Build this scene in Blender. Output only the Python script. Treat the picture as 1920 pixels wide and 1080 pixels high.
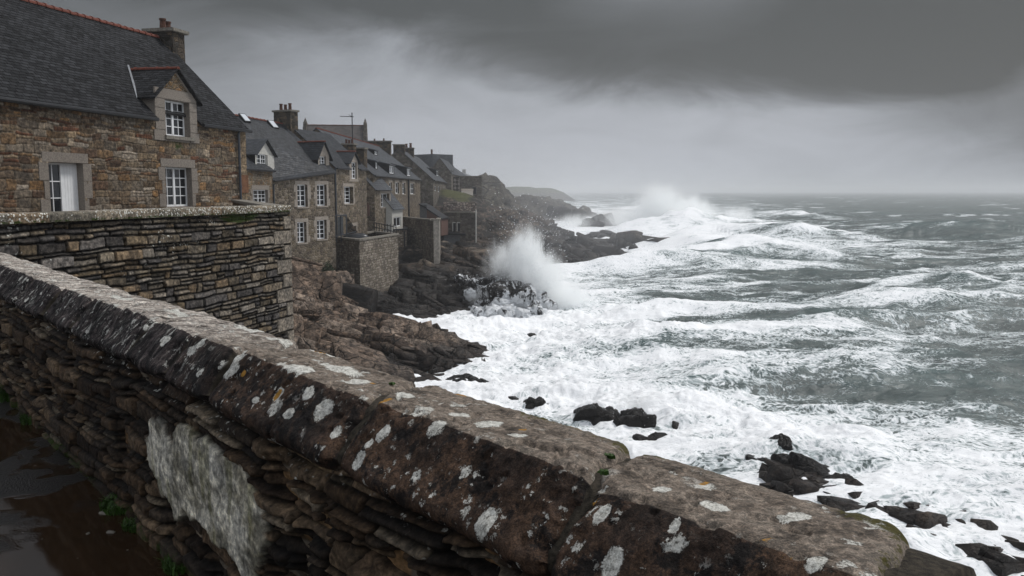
import bpy, math, random
import numpy as np
from mathutils import Vector, Matrix

# ---------------------------------------------------------------- camera, world, sun
for o in list(bpy.data.objects): bpy.data.objects.remove(o)
SC = bpy.context.scene
COL = SC.collection
EYE = np.array([0.0, 0.0, 1.6]); PITCH = math.atan(182/1600)
cam = bpy.data.cameras.new('camera'); cam_o = bpy.data.objects.new('camera', cam); COL.objects.link(cam_o)
cam.sensor_width = 36; cam.lens = 30; cam.clip_start = 0.05; cam.clip_end = 60000
cam_o.location = EYE; cam_o.rotation_euler = (math.pi/2-PITCH, 0, 0)
SC.camera = cam_o
SEA = -7.9

def ntree(nt):
    nt.nodes.clear(); return nt
class N:
    """tiny node helper"""
    def __init__(s, nt): s.nt = nt
    def node(s, t, **kw):
        n = s.nt.nodes.new(t)
        for k, v in kw.items(): setattr(n, k, v)
        return n
    def set(s, sock, v):
        if isinstance(v, bpy.types.NodeSocket): s.nt.links.new(v, sock)
        elif v is not None: sock.default_value = v
    def m(s, op, a, b=None, c=None, clamp=False):
        n = s.node('ShaderNodeMath', operation=op, use_clamp=clamp)
        s.set(n.inputs[0], a); s.set(n.inputs[1], b)
        if c is not None: s.set(n.inputs[2], c)
        return n.outputs[0]
    def vm(s, op, a, b=None, sc=None):
        n = s.node('ShaderNodeVectorMath', operation=op)
        s.set(n.inputs[0], a)
        if b is not None: s.set(n.inputs[1], b)
        if sc is not None: s.set(n.inputs['Scale'], sc)
        return n.outputs[0]
    def ss(s, x, a, b, lo=0.0, hi=1.0):
        n = s.node('ShaderNodeMapRange', interpolation_type='SMOOTHSTEP')
        for i, v in enumerate((x, a, b, lo, hi)): s.set(n.inputs[i], v)
        return n.outputs[0]
    def lin(s, x, a, b, lo=0.0, hi=1.0):
        n = s.node('ShaderNodeMapRange'); n.clamp = True
        for i, v in enumerate((x, a, b, lo, hi)): s.set(n.inputs[i], v)
        return n.outputs[0]
    def mix(s, f, a, b, mode='MIX'):
        n = s.node('ShaderNodeMix', data_type='RGBA', blend_type=mode)
        s.set(n.inputs[0], f)
        for i, v in ((6, a), (7, b)):
            if isinstance(v, tuple) and len(v) == 3: v = v+(1,)
            s.set(n.inputs[i], v)
        return n.outputs[2]
    def noise(s, v, scale, detail=4, rough=.55, dist=0, dim='3D', out=0, lac=2.0):
        n = s.node('ShaderNodeTexNoise', noise_dimensions=dim)
        s.set(n.inputs['Vector'], v); s.set(n.inputs['Scale'], scale); n.inputs['Detail'].default_value = detail
        n.inputs['Roughness'].default_value = rough; s.set(n.inputs['Distortion'], dist); n.inputs['Lacunarity'].default_value = lac
        return n.outputs[out]
    def voro(s, v, scale, feat='F1', rnd=1.0, out='Distance', dim='3D', sm=None):
        n = s.node('ShaderNodeTexVoronoi', feature=feat, voronoi_dimensions=dim)
        s.set(n.inputs['Vector'], v); s.set(n.inputs['Scale'], scale); n.inputs['Randomness'].default_value = rnd
        return n.outputs[out]
    def ramp(s, f, stops, interp='LINEAR'):
        n = s.node('ShaderNodeValToRGB'); s.set(n.inputs[0], f); cr = n.color_ramp; cr.interpolation = interp
        while len(cr.elements) > 1: cr.elements.remove(cr.elements[-1])
        cr.elements[0].position = stops[0][0]; cr.elements[0].color = tuple(stops[0][1])+(1,)
        for p, c in stops[1:]:
            e = cr.elements.new(p); e.color = tuple(c)+(1,)
        return n.outputs[0]
    def bump(s, h, strength=.5, dist=.02, normal=None):
        n = s.node('ShaderNodeBump'); s.set(n.inputs['Height'], h)
        n.inputs['Strength'].default_value = strength; n.inputs['Distance'].default_value = dist
        if normal is not None: s.set(n.inputs['Normal'], normal)
        return n.outputs[0]
    def attr(s, name, out='Fac'):
        n = s.node('ShaderNodeAttribute', attribute_name=name); return n.outputs[out]
    def sep(s, v):
        n = s.node('ShaderNodeSeparateXYZ'); s.set(n.inputs[0], v); return n.outputs
    def comb(s, x, y, z):
        n = s.node('ShaderNodeCombineXYZ')
        for i, v in enumerate((x, y, z)): s.set(n.inputs[i], v)
        return n.outputs[0]

SUN_AZ = math.radians(62)     # clockwise from +Y (towards +X): light from the open sea
SUN_EL = math.radians(54)
w = bpy.data.worlds.new('World'); SC.world = w; w.use_nodes = True
g = N(ntree(w.node_tree))
tc = g.node('ShaderNodeTexCoord').outputs['Generated']
x, y, z = g.sep(tc)
yy = g.m('MAXIMUM', y, 0.15)
az = g.m('DIVIDE', x, yy); el = g.m('DIVIDE', z, yy)          # direction of view as tangents
cloudv = g.comb(g.m('MULTIPLY', az, 1.0), g.m('MULTIPLY', el, 2.6), 0)
n1 = g.noise(cloudv, 2.2, 5, .5, .4); n2 = g.noise(cloudv, 5.0, 7, .62, .8)
wob = g.m('ADD', g.m('MULTIPLY', g.m('SUBTRACT', n1, .5), .16), g.m('MULTIPLY', g.m('SUBTRACT', n2, .5), .05))
elw = g.m('ADD', el, wob)
def blob(a0, e0, sa, se, k, ew=elw):
    u = g.m('DIVIDE', g.m('SUBTRACT', az, a0), sa); v = g.m('DIVIDE', g.m('SUBTRACT', ew, e0), se)
    q = g.m('ADD', g.m('MULTIPLY', u, u), g.m('MULTIPLY', v, v))
    return g.m('MULTIPLY', g.m('EXPONENT', g.m('MULTIPLY', q, -1.0)), k)
# long shelf cloud: underside rises to the right and to the left
arch = g.m('MULTIPLY', g.m('POWER', g.m('SUBTRACT', az, .28), 2.0), .42)
edge = g.m('ADD', arch, .084)
shelf = g.ss(g.m('SUBTRACT', elw, edge), -.012, .05)
fade_l = g.ss(az, -.30, .12)
shelf = g.m('MULTIPLY', g.m('MULTIPLY', shelf, fade_l), .80)
D = g.m('ADD', shelf, blob(-.20, .235, .26, .06, .70))
D = g.m('ADD', D, blob(.62, .08, .16, .07, .38))
D = g.m('ADD', D, blob(-.62, .26, .30, .22, .55)); D = g.m('ADD', D, blob(-.30, .10, .18, .05, .06)); D = g.m('ADD', D, blob(.72, .22, .3, .2, .35))
D = g.m('ADD', D, g.m('MULTIPLY', g.ss(el, .02, .18), .22))
D = g.m('SUBTRACT', D, blob(.16, .235, .15, .045, .62))
D = g.m('SUBTRACT', D, blob(-.12, .10, .22, .06, .05))
D = g.m('ADD', D, g.m('MULTIPLY', g.m('SUBTRACT', n2, .5), .55))
D = g.m('MINIMUM', g.m('MAXIMUM', D, 0.0), 1.0)
skyc = g.ramp(D, [(0, (.37, .39, .43)), (.3, (.235, .25, .276)), (.65, (.115, .123, .134)), (1, (.062, .067, .071))])
# overhead and behind the photographer the overcast is thinner and brighter
over = g.ss(g.m('SUBTRACT', z, g.m('MULTIPLY', y, .35)), .12, .75)
over = g.m('MULTIPLY', over, g.m('ADD', .30, g.m('MULTIPLY', g.ss(x, -.55, .45), .70)))
skyc = g.mix(over, skyc, (.68, .72, .78))
low = g.ss(z, -.25, -.01)
skyc = g.mix(low, (.10, .11, .115), skyc)
nish = g.node('ShaderNodeTexSky', sky_type='NISHITA'); nish.sun_disc = False
nish.sun_elevation = SUN_EL; nish.sun_rotation = SUN_AZ; nish.air_density = 2; nish.dust_density = 6
bg1 = g.node('ShaderNodeBackground'); g.set(bg1.inputs[0], nish.outputs[0]); bg1.inputs[1].default_value = .004
bg2 = g.node('ShaderNodeBackground'); g.set(bg2.inputs[0], skyc); bg2.inputs[1].default_value = 1.0
add = g.node('ShaderNodeAddShader'); g.set(add.inputs[0], bg1.outputs[0]); g.set(add.inputs[1], bg2.outputs[0])
g.set(g.node('ShaderNodeOutputWorld').inputs[0], add.outputs[0])

sun = bpy.data.lights.new('sun', 'SUN'); sun.energy = 2.0; sun.angle = math.radians(14); sun.color = (1, .97, .93)
sun_o = bpy.data.objects.new('sun', sun); COL.objects.link(sun_o)
sd = Vector((math.sin(SUN_AZ)*math.cos(SUN_EL), math.cos(SUN_AZ)*math.cos(SUN_EL), math.sin(SUN_EL)))
sun_o.rotation_euler = sd.to_track_quat('Z', 'Y').to_euler()
vs = SC.view_settings; vs.view_transform = 'Standard'; vs.look = 'None'; vs.gamma = 1; vs.exposure = 0.15
SC.render.engine = 'CYCLES'
cy = SC.cycles; cy.use_denoising = True; cy.max_bounces = 12; cy.diffuse_bounces = 3; cy.glossy_bounces = 3
cy.volume_bounces = 10; cy.transparent_max_bounces = 12; cy.transmission_bounces = 3; cy.use_adaptive_sampling = True
cy.adaptive_threshold = .02; cy.volume_step_rate = 2.5; cy.volume_max_steps = 128; cy.sample_clamp_indirect = 4

# ---------------------------------------------------------------- geometry helpers
def ray(px, py):
    x = (px-960)/1600.0; y = -(py-540)/1600.0
    return np.array([x, y*math.sin(PITCH)+math.cos(PITCH), y*math.cos(PITCH)-math.sin(PITCH)])
def W(px, py, Y):
    r = ray(px, py); return EYE + r*(Y/r[1])
def onz(px, py, z):
    r = ray(px, py); return EYE + r*((z-EYE[2])/r[2])

def link(o, parent=None):
    COL.objects.link(o)
    if parent is not None: o.parent = parent
    return o
def tag(o, label=None, cat=None, group=None, kind=None):
    if label: o['label'] = label
    if cat: o['category'] = cat
    if group: o['group'] = group
    if kind: o['kind'] = kind
    return o
def empty(name, loc, rz=0, **kw):
    o = bpy.data.objects.new(name, None); o.location = loc; o.rotation_euler = (0, 0, rz); o.empty_display_size = .3
    link(o); return tag(o, **kw)
def mesh_np(name, V, F, mat=None, parent=None, smooth=False, attrs=None, cols=None, uv=None):
    V = np.asarray(V, np.float32); F = np.asarray(F, np.int32)
    me = bpy.data.meshes.new(name)
    me.vertices.add(len(V)); me.vertices.foreach_set('co', V.ravel())
    k = F.shape[1]
    me.loops.add(F.size); me.loops.foreach_set('vertex_index', F.ravel())
    me.polygons.add(len(F)); me.polygons.foreach_set('loop_start', np.arange(0, F.size, k, dtype=np.int32))
    try: me.polygons.foreach_set('loop_total', np.full(len(F), k, np.int32))
    except Exception: pass
    me.update(calc_edges=True)
    if smooth: me.polygons.foreach_set('use_smooth', np.ones(len(F), bool))
    for n_, a in (attrs or {}).items():
        at = me.attributes.new(n_, 'FLOAT', 'POINT'); at.data.foreach_set('value', np.asarray(a, np.float32).ravel())
    for n_, a in (cols or {}).items():
        a = np.asarray(a, np.float32); a = np.concatenate([a, np.ones((len(a), 1), np.float32)], 1)
        at = me.attributes.new(n_, 'FLOAT_COLOR', 'POINT'); at.data.foreach_set('color', a.ravel())
    if uv is not None:
        l = me.uv_layers.new(name='UVMap'); l.data.foreach_set('uv', np.asarray(uv, np.float32)[F.ravel()].ravel())
    if mat: me.materials.append(mat)
    o = bpy.data.objects.new(name, me); link(o, parent); return o
def gridF(nr, nc):
    i = np.arange(nr-1)[:, None]*nc + np.arange(nc-1)[None, :]
    return np.stack([i, i+1, i+nc+1, i+nc], -1).reshape(-1, 4)

class MB:
    """collects shapes with UVs in metres into one mesh"""
    def __init__(s): s.v = []; s.f = []; s.uv = []
    def poly(s, pts, uv=None):
        b = len(s.v); pts = [Vector(p) for p in pts]; s.v += pts; s.f.append(list(range(b, b+len(pts))))
        if uv is None:
            nrm = (pts[1]-pts[0]).cross(pts[2]-pts[0])
            if nrm.length < 1e-9 and len(pts) > 3: nrm = (pts[2]-pts[0]).cross(pts[3]-pts[0])
            if nrm.length < 1e-9: nrm = Vector((0, 0, 1))
            nrm.normalize()
            if abs(nrm.z) > .9: uv = [(p.x, p.y) for p in pts]
            else:
                t = Vector((0, 0, 1)).cross(nrm).normalized(); bt = nrm.cross(t)
                uv = [(p.dot(t)+nrm.x*3.1, p.dot(bt)) for p in pts]
        s.uv += uv; return s
    def hexa(s, p):      # 8 pts: bottom 0-3 ccw, top 4-7
        for q in ((3, 2, 1, 0), (4, 5, 6, 7), (0, 1, 5, 4), (1, 2, 6, 5), (2, 3, 7, 6), (3, 0, 4, 7)): s.poly([p[i] for i in q])
        return s
    def box(s, a, b):
        (x0, y0, z0), (x1, y1, z1) = a, b
        return s.hexa([(x0, y0, z0), (x1, y0, z0), (x1, y1, z0), (x0, y1, z0), (x0, y0, z1), (x1, y0, z1), (x1, y1, z1), (x0, y1, z1)])
    def tube(s, pts, r, n=8, r2=None):
        pts = [Vector(p) for p in pts]; rings = []
        for i, p in enumerate(pts):
            d = (pts[min(i+1, len(pts)-1)]-pts[max(i-1, 0)]).normalized()
            a = d.cross(Vector((0, 0, 1)) if abs(d.z) < .9 else Vector((1, 0, 0))).normalized(); b = d.cross(a)
            rr = r if r2 is None else r+(r2-r)*i/(len(pts)-1)
            rings.append([p+a*math.cos(2*math.pi*k/n)*rr+b*math.sin(2*math.pi*k/n)*rr for k in range(n)])
        for A, B in zip(rings, rings[1:]):
            for k in range(n): s.poly([A[k], B[k], B[(k+1) % n], A[(k+1) % n]])
        s.poly(rings[0]); s.poly(rings[-1][::-1]); return s
    def build(s, name, mat, parent=None, smooth=False, bevel=0):
        me = bpy.data.meshes.new(name); me.from_pydata([tuple(v) for v in s.v], [], s.f)
        l = me.uv_layers.new(name='UVMap'); l.data.foreach_set('uv', np.array(s.uv, np.float32).ravel())
        if smooth: me.polygons.foreach_set('use_smooth', np.ones(len(s.f), bool))
        me.materials.append(mat); o = bpy.data.objects.new(name, me); link(o, parent)
        if bevel:
            import bmesh
            bm = bmesh.new(); bm.from_mesh(me); bmesh.ops.remove_doubles(bm, verts=bm.verts, dist=1e-4)
            bmesh.ops.bevel(bm, geom=list(bm.edges), offset=bevel, segments=2, affect='EDGES'); bm.to_mesh(me); bm.free()
        return o

# ---------------------------------------------------------------- numpy noise
def _hash(i, j, k, seed):
    h = (i.astype(np.int64)*374761393 + j.astype(np.int64)*668265263 + k.astype(np.int64)*2147483647 + seed*974634777) & 0xffffffff
    h = ((h ^ (h >> 13))*1274126177) & 0xffffffff
    h = ((h ^ (h >> 16))*2246822519) & 0xffffffff
    return ((h ^ (h >> 15)) & 0xffffff)/float(0xffffff)
def vnoise(x, y, z=None, seed=0):
    if z is None: z = np.zeros_like(x)
    i, j, k = np.floor(x), np.floor(y), np.floor(z)
    fx, fy, fz = x-i, y-j, z-k
    q = lambda t: t*t*t*(t*(t*6-15)+10)
    fx, fy, fz = q(fx), q(fy), q(fz); r = 0
    for a in (0, 1):
        for b in (0, 1):
            for c in ((0, 1) if np.any(fz) else (0,)):
                r = r + _hash(i+a, j+b, k+c, seed)*(fx if a else 1-fx)*(fy if b else 1-fy)*(fz if c else 1-fz)
    return r
def fbm(x, y, z=None, seed=0, oct=4, gain=.5):
    s = 0; a = 1; t = 0; c, sn = math.cos(.65), math.sin(.65)
    for o in range(oct):
        s = s + a*vnoise(x, y, z, seed+o*17); t += a; a *= gain
        x, y = (x*c-y*sn)*2.03+11.3, (x*sn+y*c)*2.03+5.7
        if z is not None: z = z*2.03+3.1
    return s/t
def sst(x, a, b):
    t = np.clip((x-a)/(b-a), 0, 1); return t*t*(3-2*t)
def worley3(P, seed=0, jit=.9):
    I = np.floor(P); n = len(P)
    f1 = np.full(n, 9.0); f2 = np.full(n, 9.0); cid = np.zeros((n, 3)); dl = np.zeros((n, 3))
    for a in (-1, 0, 1):
        for b in (-1, 0, 1):
            for c in (-1, 0, 1):
                C = I+np.array([a, b, c]); S = np.empty_like(C)
                for t in range(3): S[:, t] = C[:, t]+.5+(_hash(C[:, 0], C[:, 1], C[:, 2], seed+t*101)-.5)*jit
                dd = P-S; d = np.sqrt((dd**2).sum(1)); m = d < f1
                f2 = np.where(m, f1, np.minimum(f2, d)); f1 = np.where(m, d, f1)
                cid[m] = C[m]; dl[m] = dd[m]
    return f1, f2, cid, dl
def facet(P, sc, amp, seed, tilt=1.0, crack=.35, rot=(.4, .3)):
    """blocky fractured-rock displacement along the normal"""
    ca, sa, cb, sb = math.cos(rot[0]), math.sin(rot[0]), math.cos(rot[1]), math.sin(rot[1])
    Q = np.stack([P[:, 0]*ca+P[:, 2]*sa, P[:, 1]*cb+(P[:, 2]*ca-P[:, 0]*sa)*sb, -P[:, 1]*sb+(P[:, 2]*ca-P[:, 0]*sa)*cb], 1)/np.array(sc)
    wv = .35*np.stack([vnoise(Q[:, 0]*1.3+9*t, Q[:, 1]*1.3, Q[:, 2]*1.3, seed+55+t)-.5 for t in range(3)], 1)
    f1, f2, c, d = worley3(Q+wv, seed)
    r = _hash(c[:, 0], c[:, 1], c[:, 2], seed+7)-.5
    t = np.stack([_hash(c[:, 0], c[:, 1], c[:, 2], seed+20+k)-.5 for k in range(3)], 1)
    e = f2-f1
    return amp*(r+tilt*(d*t).sum(1)*1.6) - amp*crack*np.exp(-e*14), r, e
def rubble(u, v, seed, hm, lm, warp=.25, hv=.5):
    """coursed rubble: per point id-noise and distance (m) to nearest joint"""
    rs = np.random.RandomState(seed)
    wu = u+(vnoise(u/lm*1.5, v/hm*.7, None, seed)-.5)*lm*warp
    wv = v+(vnoise(u/lm*.8, v/hm*.5, None, seed+3)-.5)*hm*warp*2.2+(vnoise(u/lm*2.5, v/hm, None, seed+4)-.5)*hm*warp*.8
    n = int((v.max()-v.min())/hm*2.4)+8
    hs = hm*(1-hv+2*hv*rs.rand(n)**1.4); E = v.min()-1*hm+np.concatenate([[0], np.cumsum(hs)])-hm
    k = np.clip(np.searchsorted(E, wv)-1, 0, n-2)
    b0, b1 = E[k], E[k+1]
    Lc = lm*(.7+.7*rs.rand(n+1)) ; off = rs.rand(n+1)*50
    q = wu/Lc[k]+off[k]; i = np.floor(q)
    def bd(i): return i+(_hash(i, k.astype(float), i*0, seed+31)-.5)*.72
    i = np.where(q < bd(i), i-1, i); i = np.where(q >= bd(i+1), i+1, i)
    l, r = (q-bd(i))*Lc[k], (bd(i+1)-q)*Lc[k]
    rid = _hash(i, k.astype(float), i*0, seed+5)
    split = (rid > .72) & ((b1-b0) > hm*.95)
    mid = b0+(b1-b0)*(.35+.3*_hash(i, k.astype(float), i*0, seed+9))
    up = split & (wv > mid)
    b0 = np.where(up, mid, b0); b1 = np.where(split & ~up, mid, b1)
    rid = np.where(up, (rid*7.31) % 1, rid)
    db, dt = wv-b0, b1-wv
    # rounded corners
    ex = np.minimum(l, r); ey = np.minimum(db, dt); rr = hm*.28
    cx, cy_ = np.maximum(rr-ex, 0), np.maximum(rr-ey, 0)
    d = np.where((cx > 0) & (cy_ > 0), rr-np.sqrt(cx**2+cy_**2), np.minimum(ex, ey))
    r2 = _hash(i, k.astype(float), np.where(up, 1., 0.), seed+77)
    return rid, r2, d
def palette(t, cols):
    cols = np.array(cols); t = np.clip(t, 0, .9999)*len(cols); return cols[t.astype(int)]
def srgb(r, gg, b):
    f = lambda c: (c/255/12.92 if c/255 <= .04045 else ((c/255+.055)/1.055)**2.4)
    return (f(r), f(gg), f(b))
# ---------------------------------------------------------------- materials
def newmat(name):
    m = bpy.data.materials.new(name); m.use_nodes = True; g = N(ntree(m.node_tree))
    p = g.node('ShaderNodeBsdfPrincipled'); out = g.node('ShaderNodeOutputMaterial'); g.set(out.inputs[0], p.outputs[0])
    return m, g, p, out
def objco(g): return g.node('ShaderNodeTexCoord').outputs['Object']
def uvco(g):
    return g.node('ShaderNodeUVMap').outputs[0]
def plain(name, col, rough=.6, var=.25, metal=0, scale=6, bumpk=.2):
    m, g, p, o = newmat(name); c = objco(g); n = g.noise(c, scale, 5, .6)
    dark = tuple(k*(1-var) for k in col); lite = tuple(min(1, k*(1+var)) for k in col)
    g.set(p.inputs['Base Color'], g.mix(g.lin(n, .3, .7), dark, lite)); p.inputs['Roughness'].default_value = rough
    p.inputs['Metallic'].default_value = metal; p.inputs['Specular IOR Level'].default_value = .25
    g.set(p.inputs['Normal'], g.bump(g.noise(c, scale*6, 4, .6), bumpk, .01)); return m

def stone_wall(name, cols, mortar, su=2.6, sv=5.5, joint=.05, rough=.85, bd=.03, joints=True, moss=0, rnd=.85):
    """random rubble walling from UV metres"""
    m, g, p, o = newmat(name); uv = uvco(g)
    d = g.vm('SCALE', g.vm('SUBTRACT', g.noise(uv, 3.0, 3, .5, out=1), (.5, .5, .5)), sc=.12)
    v = g.vm('MULTIPLY', g.vm('ADD', uv, d), (su, sv, 1))
    e = g.voro(v, 1.0, 'DISTANCE_TO_EDGE', rnd, dim='2D'); c = g.voro(v, 1.0, 'F1', rnd, 'Color', dim='2D')
    r, gg, b = g.sep(c)
    k = len(cols); col = g.ramp(r, [(i/k, cols[i]) for i in range(k)], 'CONSTANT')
    fine = g.noise(g.vm('MULTIPLY', uv, (14, 22, 1)), 1.0, 6, .65); big = g.noise(uv, .45, 4, .55)
    col = g.mix(1.0, col, g.ramp(fine, [(.32, (.18,)*3), (.5, (1.0,)*3), (.68, (2.4, 2.3, 2.2))]), 'MULTIPLY')
    col = g.mix(1.0, col, g.ramp(big, [(.3, (.68, .68, .7)), (.65, (1.15, 1.12, 1.05))]), 'MULTIPLY')
    jm = g.ss(e, joint*.3, joint*1.6)
    col = g.mix(jm, mortar, col)
    if moss:
        mm = g.m('MULTIPLY', g.ss(g.noise(uv, 1.1, 5, .65), .58, .7), moss)
        col = g.mix(mm, col, (.03, .045, .012))
    g.set(p.inputs['Base Color'], col); p.inputs['Roughness'].default_value = rough
    h = g.m('ADD', g.m('MULTIPLY', g.ss(e, 0, joint*3.2), 1.0), g.m('ADD', g.m('MULTIPLY', fine, .55), g.m('MULTIPLY', gg, .45)))
    p.inputs['Specular IOR Level'].default_value = .15; g.set(p.inputs['Normal'], g.bump(h, .9, bd)); return m

def brick_wall(name, cols, mortar, bw=.34, bh=.16, rough=.85):
    m, g, p, o = newmat(name); uv = uvco(g)
    d = g.vm('SCALE', g.vm('SUBTRACT', g.noise(uv, 2.5, 4, .6, out=1), (.5, .5, .5)), sc=.13)
    v = g.vm('ADD', uv, d)
    br = g.node('ShaderNodeTexBrick'); g.set(br.inputs['Vector'], v); br.inputs['Scale'].default_value = 1
    br.inputs['Brick Width'].default_value = bw; br.inputs['Row Height'].default_value = bh
    br.inputs['Mortar Size'].default_value = .016; br.inputs['Mortar Smooth'].default_value = .6
    br.inputs['Color1'].default_value = (0, 0, 0, 1); br.inputs['Color2'].default_value = (1, 1, 1, 1); br.inputs['Mortar'].default_value = (.5, .5, .5, 1)
    br.offset = .45; br.squash = 1.4; br.squash_frequency = 3
    k = len(cols)
    cell = g.sep(g.voro(g.vm('MULTIPLY', v, (1/bw, 1/bh, 1)), 1.0, 'F1', .7, 'Color', dim='2D'))[0]
    col = g.ramp(g.m('ADD', g.m('MULTIPLY', br.outputs[0], .45), g.m('MULTIPLY', cell, .55)), [(i/k, cols[i]) for i in range(k)], 'CONSTANT')
    fine = g.noise(g.vm('MULTIPLY', uv, (12, 20, 1)), 1.0, 6, .65); big = g.noise(uv, .5, 4)
    col = g.mix(1.0, col, g.ramp(fine, [(.32, (.18,)*3), (.5, (1.0,)*3), (.68, (2.4,)*3)]), 'MULTIPLY')
    col = g.mix(1.0, col, g.ramp(big, [(.3, (.65,)*3), (.65, (1.15,)*3)]), 'MULTIPLY')
    col = g.mix(br.outputs[1], col, mortar)
    g.set(p.inputs['Base Color'], col); p.inputs['Roughness'].default_value = rough
    h = g.m('ADD', g.m('MULTIPLY', g.m('SUBTRACT', 1.0, br.outputs[1]), 1.0), g.m('MULTIPLY', fine, .6))
    p.inputs['Specular IOR Level'].default_value = .15; g.set(p.inputs['Normal'], g.bump(h, .9, .03)); return m

def slate(name, col=(.042, .045, .052), bw=.2, bh=.11, rough=.42, shine=.5, var=.5, lich=0):
    m, g, p, o = newmat(name); uv = uvco(g)
    v = g.vm('ADD', uv, g.vm('SCALE', g.noise(uv, 2, 2, out=1), sc=.03))
    br = g.node('ShaderNodeTexBrick'); g.set(br.inputs['Vector'], v); br.inputs['Scale'].default_value = 1
    br.inputs['Brick Width'].default_value = bw; br.inputs['Row Height'].default_value = bh
    br.inputs['Mortar Size'].default_value = .012; br.inputs['Mortar Smooth'].default_value = .8
    br.inputs['Color1'].default_value = (0, 0, 0, 1); br.inputs['Color2'].default_value = (1, 1, 1, 1); br.inputs['Mortar'].default_value = (.2, .2, .2, 1)
    vy = g.sep(v)[1]
    ramp = g.m('FRACT', g.m('DIVIDE', vy, bh))                     # each course laps the one below
    cell = g.m('ADD', g.m('MULTIPLY', br.outputs[0], .6), g.m('MULTIPLY', g.noise(uv, 9, 3), .5))
    a = tuple(c*(1-var) for c in col); b = tuple(c*(1+var) for c in col)
    cc = g.mix(g.lin(cell, .1, .95), a, b)
    cc = g.mix(1.0, cc, g.ramp(g.noise(uv, .5, 5, .6), [(.3, (.75,)*3), (.7, (1.3, 1.3, 1.28))]), 'MULTIPLY')
    cc = g.mix(g.m('MULTIPLY', br.outputs[1], .85), cc, (.004, .004, .005)); cc = g.mix(g.ss(ramp, .80, 1.0), cc, (.006, .006, .007))
    if lich: cc = g.mix(g.m('MULTIPLY', g.ss(g.noise(uv, 1.6, 6, .7), .58, .72), lich), cc, (.12, .07, .03))
    g.set(p.inputs['Base Color'], cc)
    g.set(p.inputs['Roughness'], g.lin(g.noise(uv, 3, 4), .3, .7, rough-.1, rough+.16)); p.inputs['Specular IOR Level'].default_value = shine
    h = g.m('ADD', g.m('MULTIPLY', ramp, -.8), g.m('ADD', g.m('MULTIPLY', br.outputs[1], -.8), g.m('MULTIPLY', cell, .5)))
    g.set(p.inputs['Normal'], g.bump(h, 1.0, .035)); return m

def relief_mat(name, rough=.85, fine=18, wet=0, spec=.14, lich=0.0, aniso=(1, 1, 1), bd=.012):
    """vertex-coloured stones + grain, speckled lichen"""
    m, g, p, o = newmat(name); c = objco(g); col = g.attr('col', 'Color'); ca = g.vm('MULTIPLY', c, aniso)
    n = g.noise(ca, fine, 7, .68); n2 = g.noise(ca, fine*.22, 5, .6)
    col = g.mix(1.0, col, g.ramp(n, [(.3, (.20,)*3), (.5, (.95,)*3), (.7, (2.3, 2.25, 2.15))]), 'MULTIPLY')
    col = g.mix(1.0, col, g.ramp(n2, [(.3, (.6, .6, .62)), (.7, (1.3, 1.25, 1.18))]), 'MULTIPLY')
    la = g.attr('lichen'); sp = g.voro(c, fine*1.1, 'F1', 1.0)
    lm = g.m('MULTIPLY', g.ss(sp, .38, .28), g.ss(g.m('ADD', la, g.m('MULTIPLY', g.m('SUBTRACT', g.noise(c, fine*.35, 5, .7), .5), 1.1)), .42, .6))
    col = g.mix(lm, col, (.62, .62, .57))
    ms = g.attr('moss'); mm = g.ss(g.m('ADD', ms, g.m('MULTIPLY', g.m('SUBTRACT', g.noise(c, fine*.6, 5, .7), .5), 1.0)), .45, .62)
    col = g.mix(mm, col, g.mix(g.noise(c, fine*3, 3), (.008, .012, .003), (.05, .075, .015)))
    g.set(p.inputs['Base Color'], col)
    g.set(p.inputs['Roughness'], g.lin(n2, .3, .7, rough-.15, rough+.1)); p.inputs['Specular IOR Level'].default_value = spec
    g.set(p.inputs['Normal'], g.bump(g.m('ADD', n, g.m('MULTIPLY', g.noise(c, fine*3.3, 4, .6), .35)), .8, bd)); return m

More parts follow.
